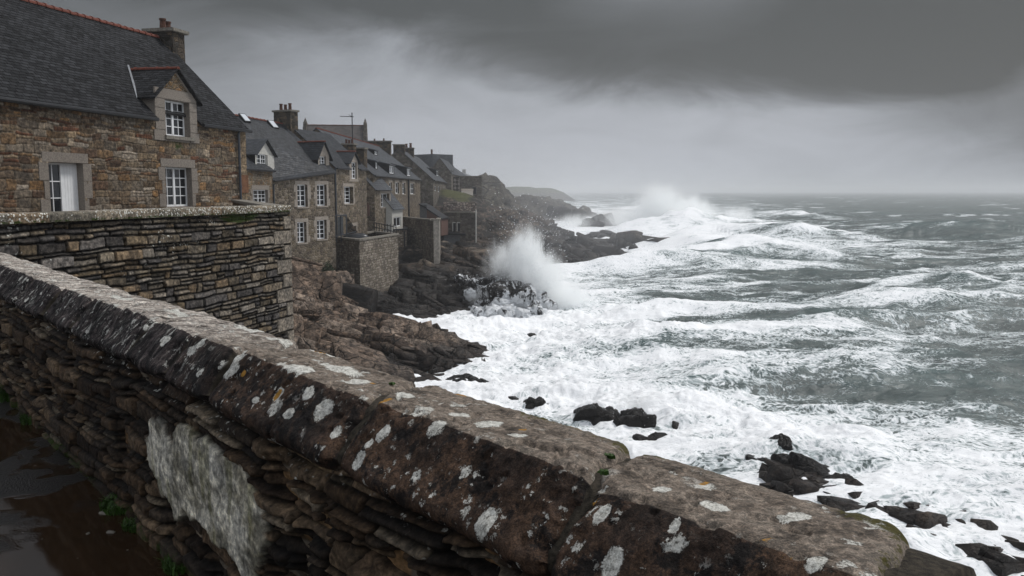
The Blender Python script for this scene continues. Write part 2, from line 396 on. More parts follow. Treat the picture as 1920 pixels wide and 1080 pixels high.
def coping_mat():
    m, g, p, o = newmat('coping_stone'); c = objco(g)          # x = u across, y = s along, z up
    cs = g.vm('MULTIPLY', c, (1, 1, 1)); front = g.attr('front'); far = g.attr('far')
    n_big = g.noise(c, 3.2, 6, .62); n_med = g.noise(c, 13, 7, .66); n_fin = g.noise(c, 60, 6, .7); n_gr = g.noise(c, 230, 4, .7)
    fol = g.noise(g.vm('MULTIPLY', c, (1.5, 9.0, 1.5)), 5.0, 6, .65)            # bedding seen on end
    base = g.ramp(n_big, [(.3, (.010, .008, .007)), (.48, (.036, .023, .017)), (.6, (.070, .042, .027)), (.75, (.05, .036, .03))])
    topc = g.ramp(n_med, [(.34, (.034, .027, .021)), (.5, (.14, .115, .094)), (.66, (.31, .265, .22))])  # lichen grey, plus light reflected off the top face painted into the colour
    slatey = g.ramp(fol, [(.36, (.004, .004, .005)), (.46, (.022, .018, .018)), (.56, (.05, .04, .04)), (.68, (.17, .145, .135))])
    topf = g.ramp(fol, [(.36, (.03, .025, .022)), (.45, (.19, .168, .15)), (.56, (.37, .335, .30)), (.7, (.62, .59, .54))])  # far stones: same painted-in top light, paler still
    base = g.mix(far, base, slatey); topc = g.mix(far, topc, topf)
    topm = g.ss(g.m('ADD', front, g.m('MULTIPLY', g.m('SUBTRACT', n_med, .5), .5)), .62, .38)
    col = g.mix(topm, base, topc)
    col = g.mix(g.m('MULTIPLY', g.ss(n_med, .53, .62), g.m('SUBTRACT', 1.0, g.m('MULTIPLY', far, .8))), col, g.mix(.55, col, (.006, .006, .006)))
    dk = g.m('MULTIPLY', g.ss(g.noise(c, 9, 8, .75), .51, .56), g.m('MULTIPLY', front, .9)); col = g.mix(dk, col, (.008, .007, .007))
    gr = g.m('ADD', g.m('MULTIPLY', n_fin, .5), g.m('MULTIPLY', n_gr, .5)); col = g.mix(1.0, col, g.ramp(gr, [(.32, (.18,)*3), (.48, (.85,)*3), (.66, (2.6, 2.5, 2.4))]), 'MULTIPLY')
    # pale crustose lichen discs in three sizes, stretched where the stone is bedded on edge
    warp = g.vm('ADD', c, g.vm('SCALE', g.noise(c, 30, 6, .75, out=1), sc=.075))
    stretch = g.vm('MULTIPLY', warp, (1, 1, 1))
    def discs(scale, rad, keep, seed):
        vv = g.vm('ADD', stretch, (seed, seed*.7, 0)); f = g.voro(vv, scale, 'F1', .95); cc = g.sep(g.voro(vv, scale, 'F1', .95, 'Color'))
        r = g.m('MULTIPLY', rad, g.m('ADD', .35, cc[1])); on = g.ss(cc[0], keep, keep+.02)
        return g.m('MULTIPLY', g.ss(g.m('SUBTRACT', r, f), 0, .05), on)
    big_l = g.ss(n_big, .36, .56)
    d1 = g.m('MULTIPLY', discs(7.5, .30, .80, 1.3), big_l); d2 = g.m('MULTIPLY', discs(17, .33, .80, 4.1), .9); d3 = g.m('MULTIPLY', discs(52, .36, .72, 7.7), g.ss(n_big, .40, .6))
    la = g.attr('lichen')
    dl = g.ss(g.m('ADD', la, g.m('ADD', g.m('MULTIPLY', g.m('SUBTRACT', g.noise(c, 28, 8, .78), .5), 2.1), g.m('MULTIPLY', g.m('SUBTRACT', n_gr, .5), .7))), .50, .66)
    stre = g.m('MULTIPLY', g.ss(g.noise(g.vm('MULTIPLY', c, (1.6, 7.0, 1.6)), 6.0, 7, .72), .56, .64), g.m('MULTIPLY', g.ss(g.noise(c, 1.9, 3), .42, .56), g.lin(far, 0, 1, .0, 1)))
    L = g.m('MAXIMUM', g.m('MAXIMUM', g.m('MAXIMUM', d1, d2), g.m('MAXIMUM', d3, dl)), stre)
    L = g.m('MULTIPLY', L, g.ss(g.m('ADD', g.m('ADD', n_fin, g.m('MULTIPLY', n_gr, .55)), g.m('MULTIPLY', g.attr('lichen'), .12)), .60, .78))
    lc = g.mix(g.ss(g.m('ADD', g.m('MULTIPLY', n_fin, .5), g.m('MULTIPLY', n_gr, .5)), .36, .6), (.22, .21, .18), (.70, .69, .64))
    col = g.mix(L, col, lc)
    og = g.m('MULTIPLY', g.ss(g.noise(g.vm('ADD', c, (3, 8, 1)), 14, 8, .8), .64, .70), g.ss(g.noise(g.vm('ADD', c, (9, 2, 1)), 2.4, 3), .45, .6))
    og = g.m('MAXIMUM', og, g.ss(g.m('ADD', g.attr('orange'), g.m('MULTIPLY', g.m('SUBTRACT', g.noise(c, 40, 7, .78), .5), 2.6)), .62, .8))
    col = g.mix(og, col, g.mix(n_gr, (.16, .075, .015), (.50, .27, .05)))
    ma = g.attr('moss'); mm = g.ss(g.m('ADD', ma, g.m('MULTIPLY', g.m('SUBTRACT', n_fin, .5), 1.5)), .5, .7)
    col = g.mix(mm, col, g.mix(n_gr, (.012, .014, .004), (.10, .085, .02)))
    jm = g.attr('joint'); col = g.mix(g.ss(jm, .4, .8), col, g.mix(n_fin, (.006, .005, .004), (.075, .062, .045)))
    g.set(p.inputs['Base Color'], col)
    g.set(p.inputs['Roughness'], g.lin(n_med, .3, .7, .6, .85)); p.inputs['Specular IOR Level'].default_value = .16
    h = g.m('ADD', g.m('ADD', g.m('MULTIPLY', n_med, 1.2), g.m('MULTIPLY', n_fin, .6)), g.m('ADD', g.m('MULTIPLY', n_gr, .22), g.m('ADD', g.m('MULTIPLY', L, .18), g.m('MULTIPLY', g.m('MULTIPLY', fol, far), 1.6))))
    g.set(p.inputs['Normal'], g.bump(h, .9, .012)); return m

def rock_mat(name, dry, wet=(.02, .018, .017), z0=-7.4, z1=-5.4, fine=3.0, grass=0, wash=0, rough=.75):
    m, g, p, o = newmat(name); geo = g.node('ShaderNodeNewGeometry'); c = geo.outputs['Position']
    z = g.sep(c)[2]
    n = g.noise(c, fine, 8, .68); nb = g.noise(c, fine*.18, 5, .6); r = g.attr('cell'); e = g.attr('crack')
    k = len(dry); col = g.ramp(g.m('ADD', g.m('MULTIPLY', r, .75), g.m('SUBTRACT', g.m('MULTIPLY', nb, .9), .25)), [(.15+.7*i/(k-1), dry[i]) for i in range(k)])
    col = g.mix(1.0, col, g.ramp(n, [(.34, (.16,)*3), (.5, (.95,)*3), (.68, (2.3, 2.25, 2.15))]), 'MULTIPLY')
    str_ = g.noise(g.vm('MULTIPLY', c, (1, 1, 3.2)), fine*.7, 5, .6, 1.2)
    crk = g.ss(g.m('ABSOLUTE', g.m('SUBTRACT', str_, .5)), .0, .022)
    col = g.mix(crk, g.mix(.35, (.01, .008, .007), col), col)
    vw = g.vm('ADD', g.vm('MULTIPLY', c, (1, 1, 1.6)), g.vm('SCALE', g.noise(c, fine*.5, 3, .5, out=1), sc=.7)); ed = g.voro(vw, fine*.26, 'DISTANCE_TO_EDGE', 1.0)
    ck2 = g.ss(ed, .0, .035); col = g.mix(g.m('MAXIMUM', ck2, g.m('MULTIPLY', g.ss(g.noise(c, fine*.3, 3), .42, .58), 1.0)), (.006, .005, .005), col)
    ce = g.ss(e, .02, .14); col = g.mix(ce, (.012, .01, .009), col)
    wetm = g.ss(g.m('ADD', z, g.m('MULTIPLY', g.m('SUBTRACT', nb, .5), 2.2)), z1, z0)
    wcol = g.mix(1.0, col, (.20, .20, .215), 'MULTIPLY'); wcol = g.mix(.2, wcol, wet)
    col = g.mix(wetm, col, wcol)
    if grass:
        nz = g.sep(geo.outputs['Normal'])[2]
        gm = g.ss(g.m('ADD', g.attr('grass'), g.m('MULTIPLY', g.m('SUBTRACT', n, .5), .8)), .4, .6)
        col = g.mix(gm, col, g.mix(g.noise(c, 2.5, 5, .7), (.025, .03, .008), (.10, .10, .03)))
    rg = g.m('SUBTRACT', rough, g.m('MULTIPLY', wetm, .30))
    if wash:
        wa = g.attr('wash')
        wn = g.noise(g.vm('MULTIPLY', c, (1.0, 1.0, .42)), .85, 9, .74, .4)
        hi = g.m('MULTIPLY', g.m('SUBTRACT', g.noise(c, 7, 5, .75), .5), .22)
        low = g.m('MULTIPLY', g.ss(z, -5.6, -7.7), .13)
        wm = g.ss(g.m('ADD', g.m('ADD', wn, hi), g.m('ADD', low, g.m('MULTIPLY', wa, .22))), .585, .64)
        col = g.mix(wm, col, (.78, .8, .82)); rg = g.m('MAXIMUM', rg, g.m('MULTIPLY', wm, .6))
    g.set(p.inputs['Base Color'], col); g.set(p.inputs['Roughness'], rg); p.inputs['Specular IOR Level'].default_value = .22
    h = g.m('ADD', g.m('MULTIPLY', n, 1.3), g.m('ADD', g.m('ADD', g.m('MULTIPLY', crk, .5), g.m('MULTIPLY', ck2, .5)), g.m('MULTIPLY', g.noise(c, fine*5, 4, .6), .2)))
    g.set(p.inputs['Normal'], g.bump(h, 1.0, .32/fine)); return m

def sea_mat():
    m, g, p, o = newmat('sea_water'); geo = g.node('ShaderNodeNewGeometry'); c = geo.outputs['Position']
    xy = g.vm('MULTIPLY', c, (1, 1, 0)); D = g.attr('foam'); dist = g.attr('dist')
    wv = g.vm('SCALE', g.vm('SUBTRACT', g.noise(xy, .22, 3, .5, out=1), (.5, .5, .5)), sc=3.2)
    q = g.vm('ADD', xy, wv)
    wv2 = g.vm('SCALE', g.vm('SUBTRACT', g.noise(q, 1.1, 3, .5, out=1), (.5, .5, .5)), sc=.55)
    q2 = g.vm('ADD', q, wv2)
    def web(v, sc, det, k):
        n = g.noise(v, sc, det, .55); return g.m('MAXIMUM', g.m('SUBTRACT', 1.0, g.m('MULTIPLY', g.m('ABSOLUTE', g.m('SUBTRACT', n, .5)), k)), 0.0)
    st = g.vm('MULTIPLY', q2, (.55, 1.25, 1)); rt = g.node('ShaderNodeVectorRotate'); g.set(rt.inputs['Vector'], st); rt.inputs['Angle'].default_value = -.22
    st = rt.outputs[0]
    w1 = web(st, .42, 4, 7); w2 = web(st, 1.2, 4, 7); w3 = web(q2, 3.4, 3, 6)
    blotch = g.noise(st, .35, 7, .62); fine = g.noise(q2, 5.5, 6, .7)
    near = g.ss(dist, 160, 50)
    T = g.m('ADD', g.m('MULTIPLY', g.lin(blotch, .3, .7), .50), g.m('ADD', g.m('MULTIPLY', w1, .22), g.m('MULTIPLY', w2, .18)))
    T = g.m('ADD', T, g.m('MULTIPLY', g.m('SUBTRACT', g.m('ADD', g.m('MULTIPLY', w3, .9), fine), .80), .46))
    th = g.m('SUBTRACT', 1.09, D)
    F = g.ss(g.m('SUBTRACT', T, th), -.08, .14)
    F2 = g.m('MULTIPLY', g.ss(g.m('SUBTRACT', g.m('ADD', g.m('MULTIPLY', w2, .5), g.m('MULTIPLY', w3, .35)), th), -.10, .3), .7)   # thin foam laces
    F = g.m('MAXIMUM', F, F2)
    # foam brightness varies with how thick the aerated water is
    thick = g.ss(g.m('ADD', g.m('SUBTRACT', T, th), g.m('MULTIPLY', g.m('SUBTRACT', fine, .5), 1.3)), -.04, .50)
    fc = g.mix(thick, (.40, .455, .465), (.88, .89, .905))
    wc = g.mix(g.ss(blotch, .3, .7), (.060, .076, .074), (.150, .178, .172))
    wc = g.mix(g.attr('crest'), wc, (.085, .14, .14))
    g.set(p.inputs['Base Color'], g.mix(F, wc, fc))
    g.set(p.inputs['Roughness'], g.m('ADD', g.lin(F, 0, 1, .17, .75), g.ss(dist, 60, 700, 0, .28))); p.inputs['IOR'].default_value = 1.33
    rip = g.noise(g.vm('MULTIPLY', q, (.7, 1.2, 1)), 1.6, 8, .66, .4)
    rip2 = g.noise(g.vm('MULTIPLY', xy, (.5, 1.1, 1)), .30, 6, .6, .6)
    h = g.m('ADD', g.m('MULTIPLY', g.m('MULTIPLY', rip, g.m('SUBTRACT', 1.0, g.m('MULTIPLY', F, .65))), .42), g.m('ADD', g.m('MULTIPLY', rip2, .8), g.m('MULTIPLY', g.m('MULTIPLY', fine, F), .10)))
    g.set(p.inputs['Normal'], g.bump(h, .62, .7)); return m

def spray_mat(name, dens, body, col=(.96, .97, .985)):
    m = bpy.data.materials.new(name); m.use_nodes = True; g = N(ntree(m.node_tree))
    v = g.node('ShaderNodeVolumePrincipled'); v.inputs['Color'].default_value = tuple(min(1,k*1.03) for k in col)+(1,)
    v.inputs['Anisotropy'].default_value = .1
    o = g.node('ShaderNodeOutputMaterial'); g.set(o.inputs['Volume'], v.outputs[0])
    c = g.node('ShaderNodeTexCoord').outputs['Object']
    g.set(v.inputs['Density'], g.m('MULTIPLY', body(g, c), dens)); return m

WHITE = plain('white_paint', (.74, .75, .76), .45, .06)
OFFWHITE = plain('pale_painted_render', (.42, .41, .38), .7, .15)
GLASS, _g, _p, _o = newmat('window_glass'); _p.inputs['Base Color'].default_value = (.012, .014, .018, 1); _p.inputs['Roughness'].default_value = .08
GRANITE = plain('dressed_granite', (.20, .175, .15), .8, .4, scale=30, bumpk=.5)
GRANITE_FAR = plain('dressed_granite_light', (.27, .235, .20), .8, .3, scale=14)
GRANITE_WORN = plain('weathered_granite', (.18, .165, .14), .85, .5, scale=12, bumpk=.5)
RIDGE = plain('terracotta_ridge_tile', (.13, .036, .022), .7, .35, scale=9)
ZINC = plain('zinc_gutter', (.06, .067, .078), .45, .2, .3)
DARKMET = plain('dark_gutter', (.018, .019, .022), .4, .2)
LEAD = plain('lead_flashing', (.20, .21, .225), .5, .25)
POT = plain('clay_chimney_pot', (.085, .038, .024), .8, .5)
CHIM = stone_wall('chimney_stone', [(.03, .025, .02), (.075, .06, .045), (.11, .085, .06), (.05, .045, .04)], (.05, .042, .034), 3, 5)
SLATE_N = slate('slate_near', (.019, .0195, .0215), .26, .135, .65, .08, .9)
SLATE_M = slate('slate_mid', (.028, .031, .037), .3, .16, .55, .22, .5)
SLATE_F = slate('slate_far', (.05, .055, .064), .5, .28, .5, .3, .4)
SLATE_OLD = slate('slate_lichened', (.06, .052, .05), .45, .28, .6, .3, .4, lich=.8)
SLATE_HUNG = slate('slate_hung_dark', (.012, .013, .016), .3, .2, .6, .3, .3)
EARTHY = [(.10, .072, .045), (.145, .105, .066), (.18, .15, .115), (.12, .08, .044), (.075, .055, .038), (.15, .125, .095), (.11, .095, .075), (.17, .105, .055)]
GREYBR = [(.095, .08, .062), (.15, .125, .098), (.20, .172, .14), (.12, .098, .07), (.075, .062, .05), (.165, .14, .11)]
GREY = [(.09, .08, .07), (.13, .118, .104), (.17, .155, .138), (.11, .1, .088), (.075, .068, .06)]
WALL_B = stone_wall('rubble_wall_warm', EARTHY, (.13, .11, .085), 3.2, 6.0, .06)
WALL_C = stone_wall('rubble_wall_random', GREYBR, (.15, .125, .095), 3.6, 5.2, .07)
WALL_E = stone_wall('rubble_wall_grey_brown', GREYBR, (.12, .10, .08), 3.0, 4.6, .06)
WALL_G = stone_wall('rubble_wall_grey', GREY, (.10, .09, .078), 2.6, 4.2, .06, moss=.4)
WALL_T = brick_wall('coursed_stone_tower', [(.09, .074, .058), (.15, .127, .10), (.23, .20, .165), (.12, .10, .078), (.28, .25, .21)], (.05, .042, .034), .36, .19)
WALL_R = brick_wall('coursed_stone_retaining', [(.085, .069, .053), (.135, .11, .085), (.20, .17, .138), (.11, .088, .068), (.25, .218, .18)], (.06, .05, .04), .4, .2)
REDW = plain('red_brown_render', (.105, .06, .048), .8, .2)
PANEL = plain('grey_boards', (.10, .105, .11), .7, .3)
PALEF = plain('pale_boards', (.30, .275, .245), .8, .2)
BLACKP = plain('black_tarpaulin', (.02, .022, .026), .3, .2)
# ---------------------------------------------------------------- sea
def pxpy(X, Y, Z):
    """forward projection of places, used only to look up where on the water the foam lies"""
    dy, dz = Y, Z-EYE[2]; F = dy*math.cos(PITCH)-dz*math.sin(PITCH); U = dy*math.sin(PITCH)+dz*math.cos(PITCH)
    return 960+1600*X/F, 540-1600*U/F
FX = np.array([600, 900, 1050, 1200, 1350, 1500, 1650, 1800, 1920])
FY = np.array([359, 365, 385, 400, 420, 445, 470, 500, 530, 560, 600, 640, 680, 720, 760, 800, 850, 900, 960, 1010])
FD = np.array([
 [.1, .1, .1, .03, .02, .02, .02, .02, .02], [.2, .2, .45, .12, .12, .08, .06, .06, .06], [.3, .3, .45, .6, .45, .15, .1, .08, .08], [.5, .5, .6, .9, .6, .3, .12, .1, .1],
 [.7, .7, .85, .95, .7, .42, .2, .14, .14], [.9, .9, 1, 1, .95, .62, .3, .18, .15], [1, 1, 1.05, 1.05, 1.05, .85, .42, .33, .38],
 [1, 1, 1, .88, .62, .55, .5, .45, .42], [1, .98, .85, .55, .44, .42, .4, .38, .42], [1, 1, .82, .52, .45, .5, .4, .3, .32], [1.05, 1.05, .97, .78, .62, .5, .5, .45, .4],
 [1.05, 1.05, 1, .9, .82, .72, .6, .5, .45], [1, 1, .92, .86, .75, .6, .5, .42, .42], [1, 1, .98, .84, .66, .5, .45, .45, .5], [.95, 1.0, .98, .9, .82, .66, .5, .45, .5],
 [.95, .95, .92, 1, .95, .88, .72, .6, .5], [.95, .95, .88, .88, .9, .92, .86, .72, .68], [.95, .95, .95, .84, .82, .84, .9, .85, .78], [.95, .95, .95, .95, .82, .82, .88, .9, .86], [.95, .95, .95, .95, .85, .85, .88, .9, .9]])
def bil(px, py):
    i = np.clip(np.searchsorted(FX, px)-1, 0, len(FX)-2); j = np.clip(np.searchsorted(FY, py)-1, 0, len(FY)-2)
    tx = np.clip((px-FX[i])/(FX[i+1]-FX[i]), 0, 1); ty = np.clip((py-FY[j])/(FY[j+1]-FY[j]), 0, 1)
    return (FD[j, i]*(1-tx)+FD[j, i+1]*tx)*(1-ty)+(FD[j+1, i]*(1-tx)+FD[j+1, i+1]*tx)*ty
# long breaking swells: (crest as sea places), height, half width
SWELLS = [([(1120, 440), (1230, 436), (1330, 432), (1410, 434), (1490, 440)], 3.4, 6, .45), ([(1235, 456), (1330, 450), (1420, 452), (1530, 458)], 3.2, 5.5, .2),
          ([(1490, 460), (1560, 452), (1640, 462)], 2.0, 7, .2),
          ([(1150, 520), (1280, 503), (1400, 492), (1500, 498), (1640, 512)], 1.8, 5, .2), ([(1560, 580), (1680, 556), (1760, 549), (1860, 566), (2000, 590)], 1.35, 3.4, .08),
          ([(1730, 452), (1850, 446), (2000, 452)], 3.2, 10, .1), ([(1350, 410), (1520, 408), (1620, 410)], 2.5, 12, .3), ([(1150, 475), (1330, 478), (1500, 480)], 1.8, 6, .8),
          ([(1000, 640), (1150, 650), (1330, 655), (1500, 640)], .6, 3, .3), ([(1440, 660), (1620, 640), (1800, 650)], .7, 3, .1), ([(1100, 770), (1300, 790), (1500, 830), (1700, 860)], .75, 2.2, .5),
          ([(1550, 700), (1750, 720), (1930, 700)], .8, 3, .1), ([(960, 545), (1100, 560), (1250, 552)], .8, 3.5, .3), ([(1150, 590), (1300, 600), (1500, 605)], .7, 3, .15)]
def polydist(X, Y, pts):
    best = np.full(X.shape, 1e9); side = np.zeros(X.shape); tt = np.zeros(X.shape); n = len(pts)-1
    for i in range(n):
        ax, ay = pts[i]; bx, by = pts[i+1]; dx, dy = bx-ax, by-ay; L2 = dx*dx+dy*dy
        t = ((X-ax)*dx+(Y-ay)*dy)/L2; tc = np.clip(t, 0, 1)
        d = np.hypot(X-ax-tc*dx, Y-ay-tc*dy); m = d < best
        best = np.where(m, d, best); side = np.where(m, np.sign((X-ax)*(-dy)+(Y-ay)*dx)*-1, side); tt = np.where(m, (i+tc)/n, tt)
    return best, side, tt
def build_sea():
    Ya = np.geomspace(16, 14000, 6000); A_, B_ = 9.5*853/1.0, 26.0
    gcum = -A_/Ya*1.55+B_*np.log(Ya); rows = np.interp(np.linspace(gcum[0], gcum[-1], 800), gcum, Ya)
    t = np.concatenate([np.linspace(-.95, -.36, 60)[:-1], np.linspace(-.36, .66, 880)[:-1], np.linspace(.66, 1.3, 70)])
    Yg = rows[:, None]*np.ones(len(t)); Xg = rows[:, None]*t[None, :]
    X, Y = Xg.ravel(), Yg.ravel(); sp = np.gradient(rows)[:, None]*np.ones(len(t)); sp = sp.ravel()
    a = -.20; xr = X*math.cos(a)-Y*math.sin(a); yr = X*math.sin(a)+Y*math.cos(a)         # crests lie along xr
    wx = (fbm(X/34, Y/34, None, 3, 3)-.5)*16; wy = (fbm(X/34, Y/34, None, 8, 3)-.5)*16
    z = np.zeros_like(X); crest = np.zeros_like(X)
    for lam, amp, st, sd_, k in ((38, 1.0, 2.2, 11, 1), (17, .80, 2.0, 23, 1), (8.0, .50, 1.8, 37, 1), (3.9, .27, 1.7, 41, .5), (1.9, .15, 1.6, 53, .5), (.9, .08, 1.5, 61, .3)):
        n = fbm((xr+wx)/lam/st, (yr+wy)/lam, None, sd_, 2)
        r = 1-np.abs(2*n-1)*1.9; r = np.clip(r, -.6, 1); r = np.where(r > 0, r**1.6, r)
        att = sst(lam/np.maximum(sp, .01), 1.6, 4.0); z += amp*(r-.15)*att*(1 if lam > 10 else 1)
        crest += (.5 if lam > 10 else .3)*sst(r, .55, .95)*att*(lam > 1.5)
    px, py = pxpy(X, Y, SEA); D = bil(px, py)*(1-.12*sst(px, 1050, 1350)*sst(py, 440, 480))*(1-.05*sst(py, 600, 680))
    sh = sst(80/np.maximum(Y, 1), .2, 1.0)*.25
    z *= (1-.35*sst(D, .7, 1.0))*(.75+.25*sst(Y, 30, 90)); sw = np.zeros_like(X); br = np.zeros_like(X)
    for pts, H, hw, white in SWELLS:
        P = [tuple(onz(a_, b_, SEA)[:2]) for a_, b_ in pts]
        d, side, tt = polydist(X, Y, P)
        d = d+ (fbm(X/9, Y/9, None, 5, 3)-.5)*hw*.55
        s_ = d*side                                              # + = seaward (far) side
        prof = np.where(s_ > 0, np.exp(-(s_/(hw*1.7))**2), np.exp(-(np.abs(s_)/(hw*.85))**2))
        env = np.sin(np.clip(tt, 0, 1)*math.pi)**.6*(.72+.56*fbm(X/7, Y/7, None, 9, 3))
        sw += H*prof*env
        D += white*prof*env*.8*(.4+.6*(s_ < hw*.4)); br = np.maximum(br, white*prof*env)
        face = (s_ < 0)*np.exp(-((np.abs(s_)-hw*.75)/(hw*.5))**2)*env; D -= face*.45*(H > 1.2); D += .5*np.exp(-((s_)/(hw*.16))**2)*env*(H > 1.2)*white**.3
        crest += .5*sst(prof*env, .6, .95)
    D -= .10*sst(sw, .4, 1.6)*(br < .25)
    z += sw
    rough = (fbm(X/1.6, Y/1.1, None, 70, 4, .6)-.5)*.75+(fbm(X/.45, Y/.45, None, 76, 2)-.5)*.16
    z += rough*sst(D, .55, 1.05)*sst(1.3/np.maximum(sp, .01), 1.2, 3.0)+ (fbm(X/9, Y/8, None, 90, 3, .5)-.5)*4.2*sst(br, .12, .4)*sst(Y, 120, 160)
    streak = fbm((xr+wx*.6)/16, (yr+wy*.6)/4.2, None, 301, 5, .55)
    D = D+(streak-.5)*1.25*sst(D, .02, .3)*(1-.5*sst(D, .8, 1.0)) + crest*.22*sst(D, .03, .35)
    D = D+(fbm(X/9, Y/7, None, 93, 4, .6)-.58)*1.7*sst(br, .10, .35)*sst(Y, 120, 160)
    far = sst(Y, 120, 260)
    caps = sst(fbm(xr/26, yr/7, None, 400, 4, .6), .66, .74)*sst(crest+far*.6, .2, .6); D += caps*.55*far
    D = np.clip(D, 0, 1.15)
    z = z*sst(20000/np.maximum(Y, 1), 2, 40)
    V = np.stack([X, Y, SEA+z], 1)
    o = mesh_np('sea', V, gridF(len(rows), len(t)), sea_mat(), smooth=True, attrs={'foam': D, 'crest': np.clip(crest, 0, 1)*.6, 'dist': Y})
    tag(o, 'rough grey green sea streaked with white foam', 'sea', kind='structure'); return o
build_sea()

# ---------------------------------------------------------------- terrain sheets
def tps(ctrl, X, Y, lam=.02):
    C = np.array(ctrl, float); n = len(C)
    U = lambda r2: np.where(r2 > 1e-9, .5*r2*np.log(np.maximum(r2, 1e-9)), 0)
    r2 = ((C[:, None, :2]-C[None, :, :2])**2).sum(-1); K = U(r2)+lam*n*np.eye(n)
    P = np.concatenate([np.ones((n, 1)), C[:, :2]], 1); A = np.block([[K, P], [P.T, np.zeros((3, 3))]])
    wt = np.linalg.solve(A, np.concatenate([C[:, 2], np.zeros(3)]))
    out = wt[n]+wt[n+1]*X+wt[n+2]*Y
    for i in range(n): out = out+wt[i]*U((X-C[i, 0])**2+(Y-C[i, 1])**2)
    return out
def normals_of(V, nr, nc):
    G = V.reshape(nr, nc, 3); a = np.gradient(G, axis=1); b = np.gradient(G, axis=0); n = np.cross(a, b).reshape(-1, 3)
    n /= np.maximum(np.linalg.norm(n, axis=1, keepdims=True), 1e-9); return np.where(n[:, 2:] < 0, -n, n)
def rockify(V, nr, nc, levels, damp=None):
    cell = np.zeros(len(V)); ek = np.ones(len(V))
    for i, (sc, amp, seed, rot) in enumerate(levels):
        nn = normals_of(V, nr, nc); d, r, e = facet(V, sc, amp, seed, rot=rot)
        if damp is not None: d = d*damp
        V = V+nn*d[:, None]
        if i == 0: cell = r+.5; ek = e
        else: cell = .6*cell+.4*(r+.5); ek = np.minimum(ek, e*1.4+.02)
    return V, cell, ek
def C3(px, py, Y): return tuple(W(px, py, Y))

BROWN = [(.03, .022, .017), (.062, .045, .034), (.10, .075, .056), (.15, .118, .09)]
ROCK_SPUR = rock_mat('spur_rock', [(.05, .034, .026), (.105, .074, .055), (.16, .118, .09), (.21, .165, .132)], z0=-7.0, z1=-5.7, fine=2.6)
ROCK_COAST = rock_mat('coast_rock', BROWN, z0=-5.7, z1=-3.9, fine=2.2, grass=1)
ROCK_DARK = rock_mat('wet_dark_rock', [(.02, .018, .017), (.035, .03, .027), (.055, .047, .042)], z0=-5.5, z1=-2.5, fine=3.5, rough=.6)
ROCK_WASH = rock_mat('washed_rock', [(.03, .027, .026), (.05, .045, .042), (.07, .062, .057)], z0=-5.5, z1=-2.5, fine=3.0, wash=1, rough=.6)
ROCK_FAR = rock_mat('headland_rock', [(.03, .027, .022), (.055, .048, .038), (.075, .067, .052)], z0=-7.6, z1=-5, fine=.5, grass=1)

def icogrid(n):
    u = np.linspace(0, 2*math.pi, n*2, endpoint=False); v = np.linspace(.02, math.pi-.02, n)
    V = np.array([(math.sin(b)*math.cos(a), math.sin(b)*math.sin(a), math.cos(b)) for b in v for a in u])
    F = [(i*2*n+j, i*2*n+(j+1) % (2*n), (i+1)*2*n+(j+1) % (2*n), (i+1)*2*n+j) for i in range(n-1) for j in range(2*n)]
    return V, np.array(F)
def rotm(a, b, c):
    ca, sa, cb, sb, cc, sc_ = math.cos(a), math.sin(a), math.cos(b), math.sin(b), math.cos(c), math.sin(c)
    return np.array([[cc, -sc_, 0], [sc_, cc, 0], [0, 0, 1]])@np.array([[cb, 0, sb], [0, 1, 0], [-sb, 0, cb]])@np.array([[1, 0, 0], [0, ca, -sa], [0, sa, ca]])
def block_shape(U, size, rs, R, extra=6, chip=.2, rough=.04):
    """convex jointed block: directions U cut by joint planes"""
    size = np.array(size); pl = []
    for i in range(3):
        for sg in (-1, 1):
            n = np.zeros(3); n[i] = sg; n = n+rs.randn(3)*.16; n /= np.linalg.norm(n); pl.append((n, rs.uniform(.78, 1.0)))
    for _ in range(extra):
        n = rs.randn(3); n[2] = abs(n[2]) if rs.rand() < .7 else n[2]; n /= np.linalg.norm(n); pl.append((n, rs.uniform(.82, 1.12)))
    D = U
    r = np.full(len(U), 1e9)
    for n, d in pl:
        q = D@n; r = np.minimum(r, np.where(q > .02, d/np.maximum(q, .02), 1e9))
    r = np.minimum(r, 1.6)
    P = D*r[:, None]; o = rs.rand(3)*50
    nz = (fbm(P[:, 0]*1.7+o[0], P[:, 1]*1.7+o[1], P[:, 2]*1.7+o[2], 3, 3)-.5)*chip+(fbm(P[:, 0]*6+o[0], P[:, 1]*6, P[:, 2]*6, 5, 2)-.5)*rough
    P = P*(1+nz)[:, None]*size
    return P@R.T
import bmesh
def hull_block(rs, size, R, cut=.22, k=3):
    """angular block: a skewed box whose corners are broken off"""
    P = []
    for sx in (-1, 1):
        for sy in (-1, 1):
            for sz in (-1, 1):
                c = np.array([sx, sy, sz], float)*(1+rs.uniform(-.16, .10, 3))
                for _ in range(k): q = c.copy(); ax = rs.randint(3); q[ax] -= np.sign(q[ax])*rs.uniform(0, cut*2.2); q *= rs.uniform(.93, 1.02); P.append(q)
    P = (np.array(P)*np.array(size))@R.T
    bm = bmesh.new()
    for p in P: bm.verts.new(p)
    r = bmesh.ops.convex_hull(bm, input=bm.verts); bmesh.ops.delete(bm, geom=[e for e in r['geom_interior'] if isinstance(e, bmesh.types.BMVert)], context='VERTS')
    bmesh.ops.triangulate(bm, faces=bm.faces); bm.verts.index_update()
    V = np.array([v.co[:] for v in bm.verts]); F = np.array([[v.index for v in f.verts] for f in bm.faces]); bm.free(); return V, F
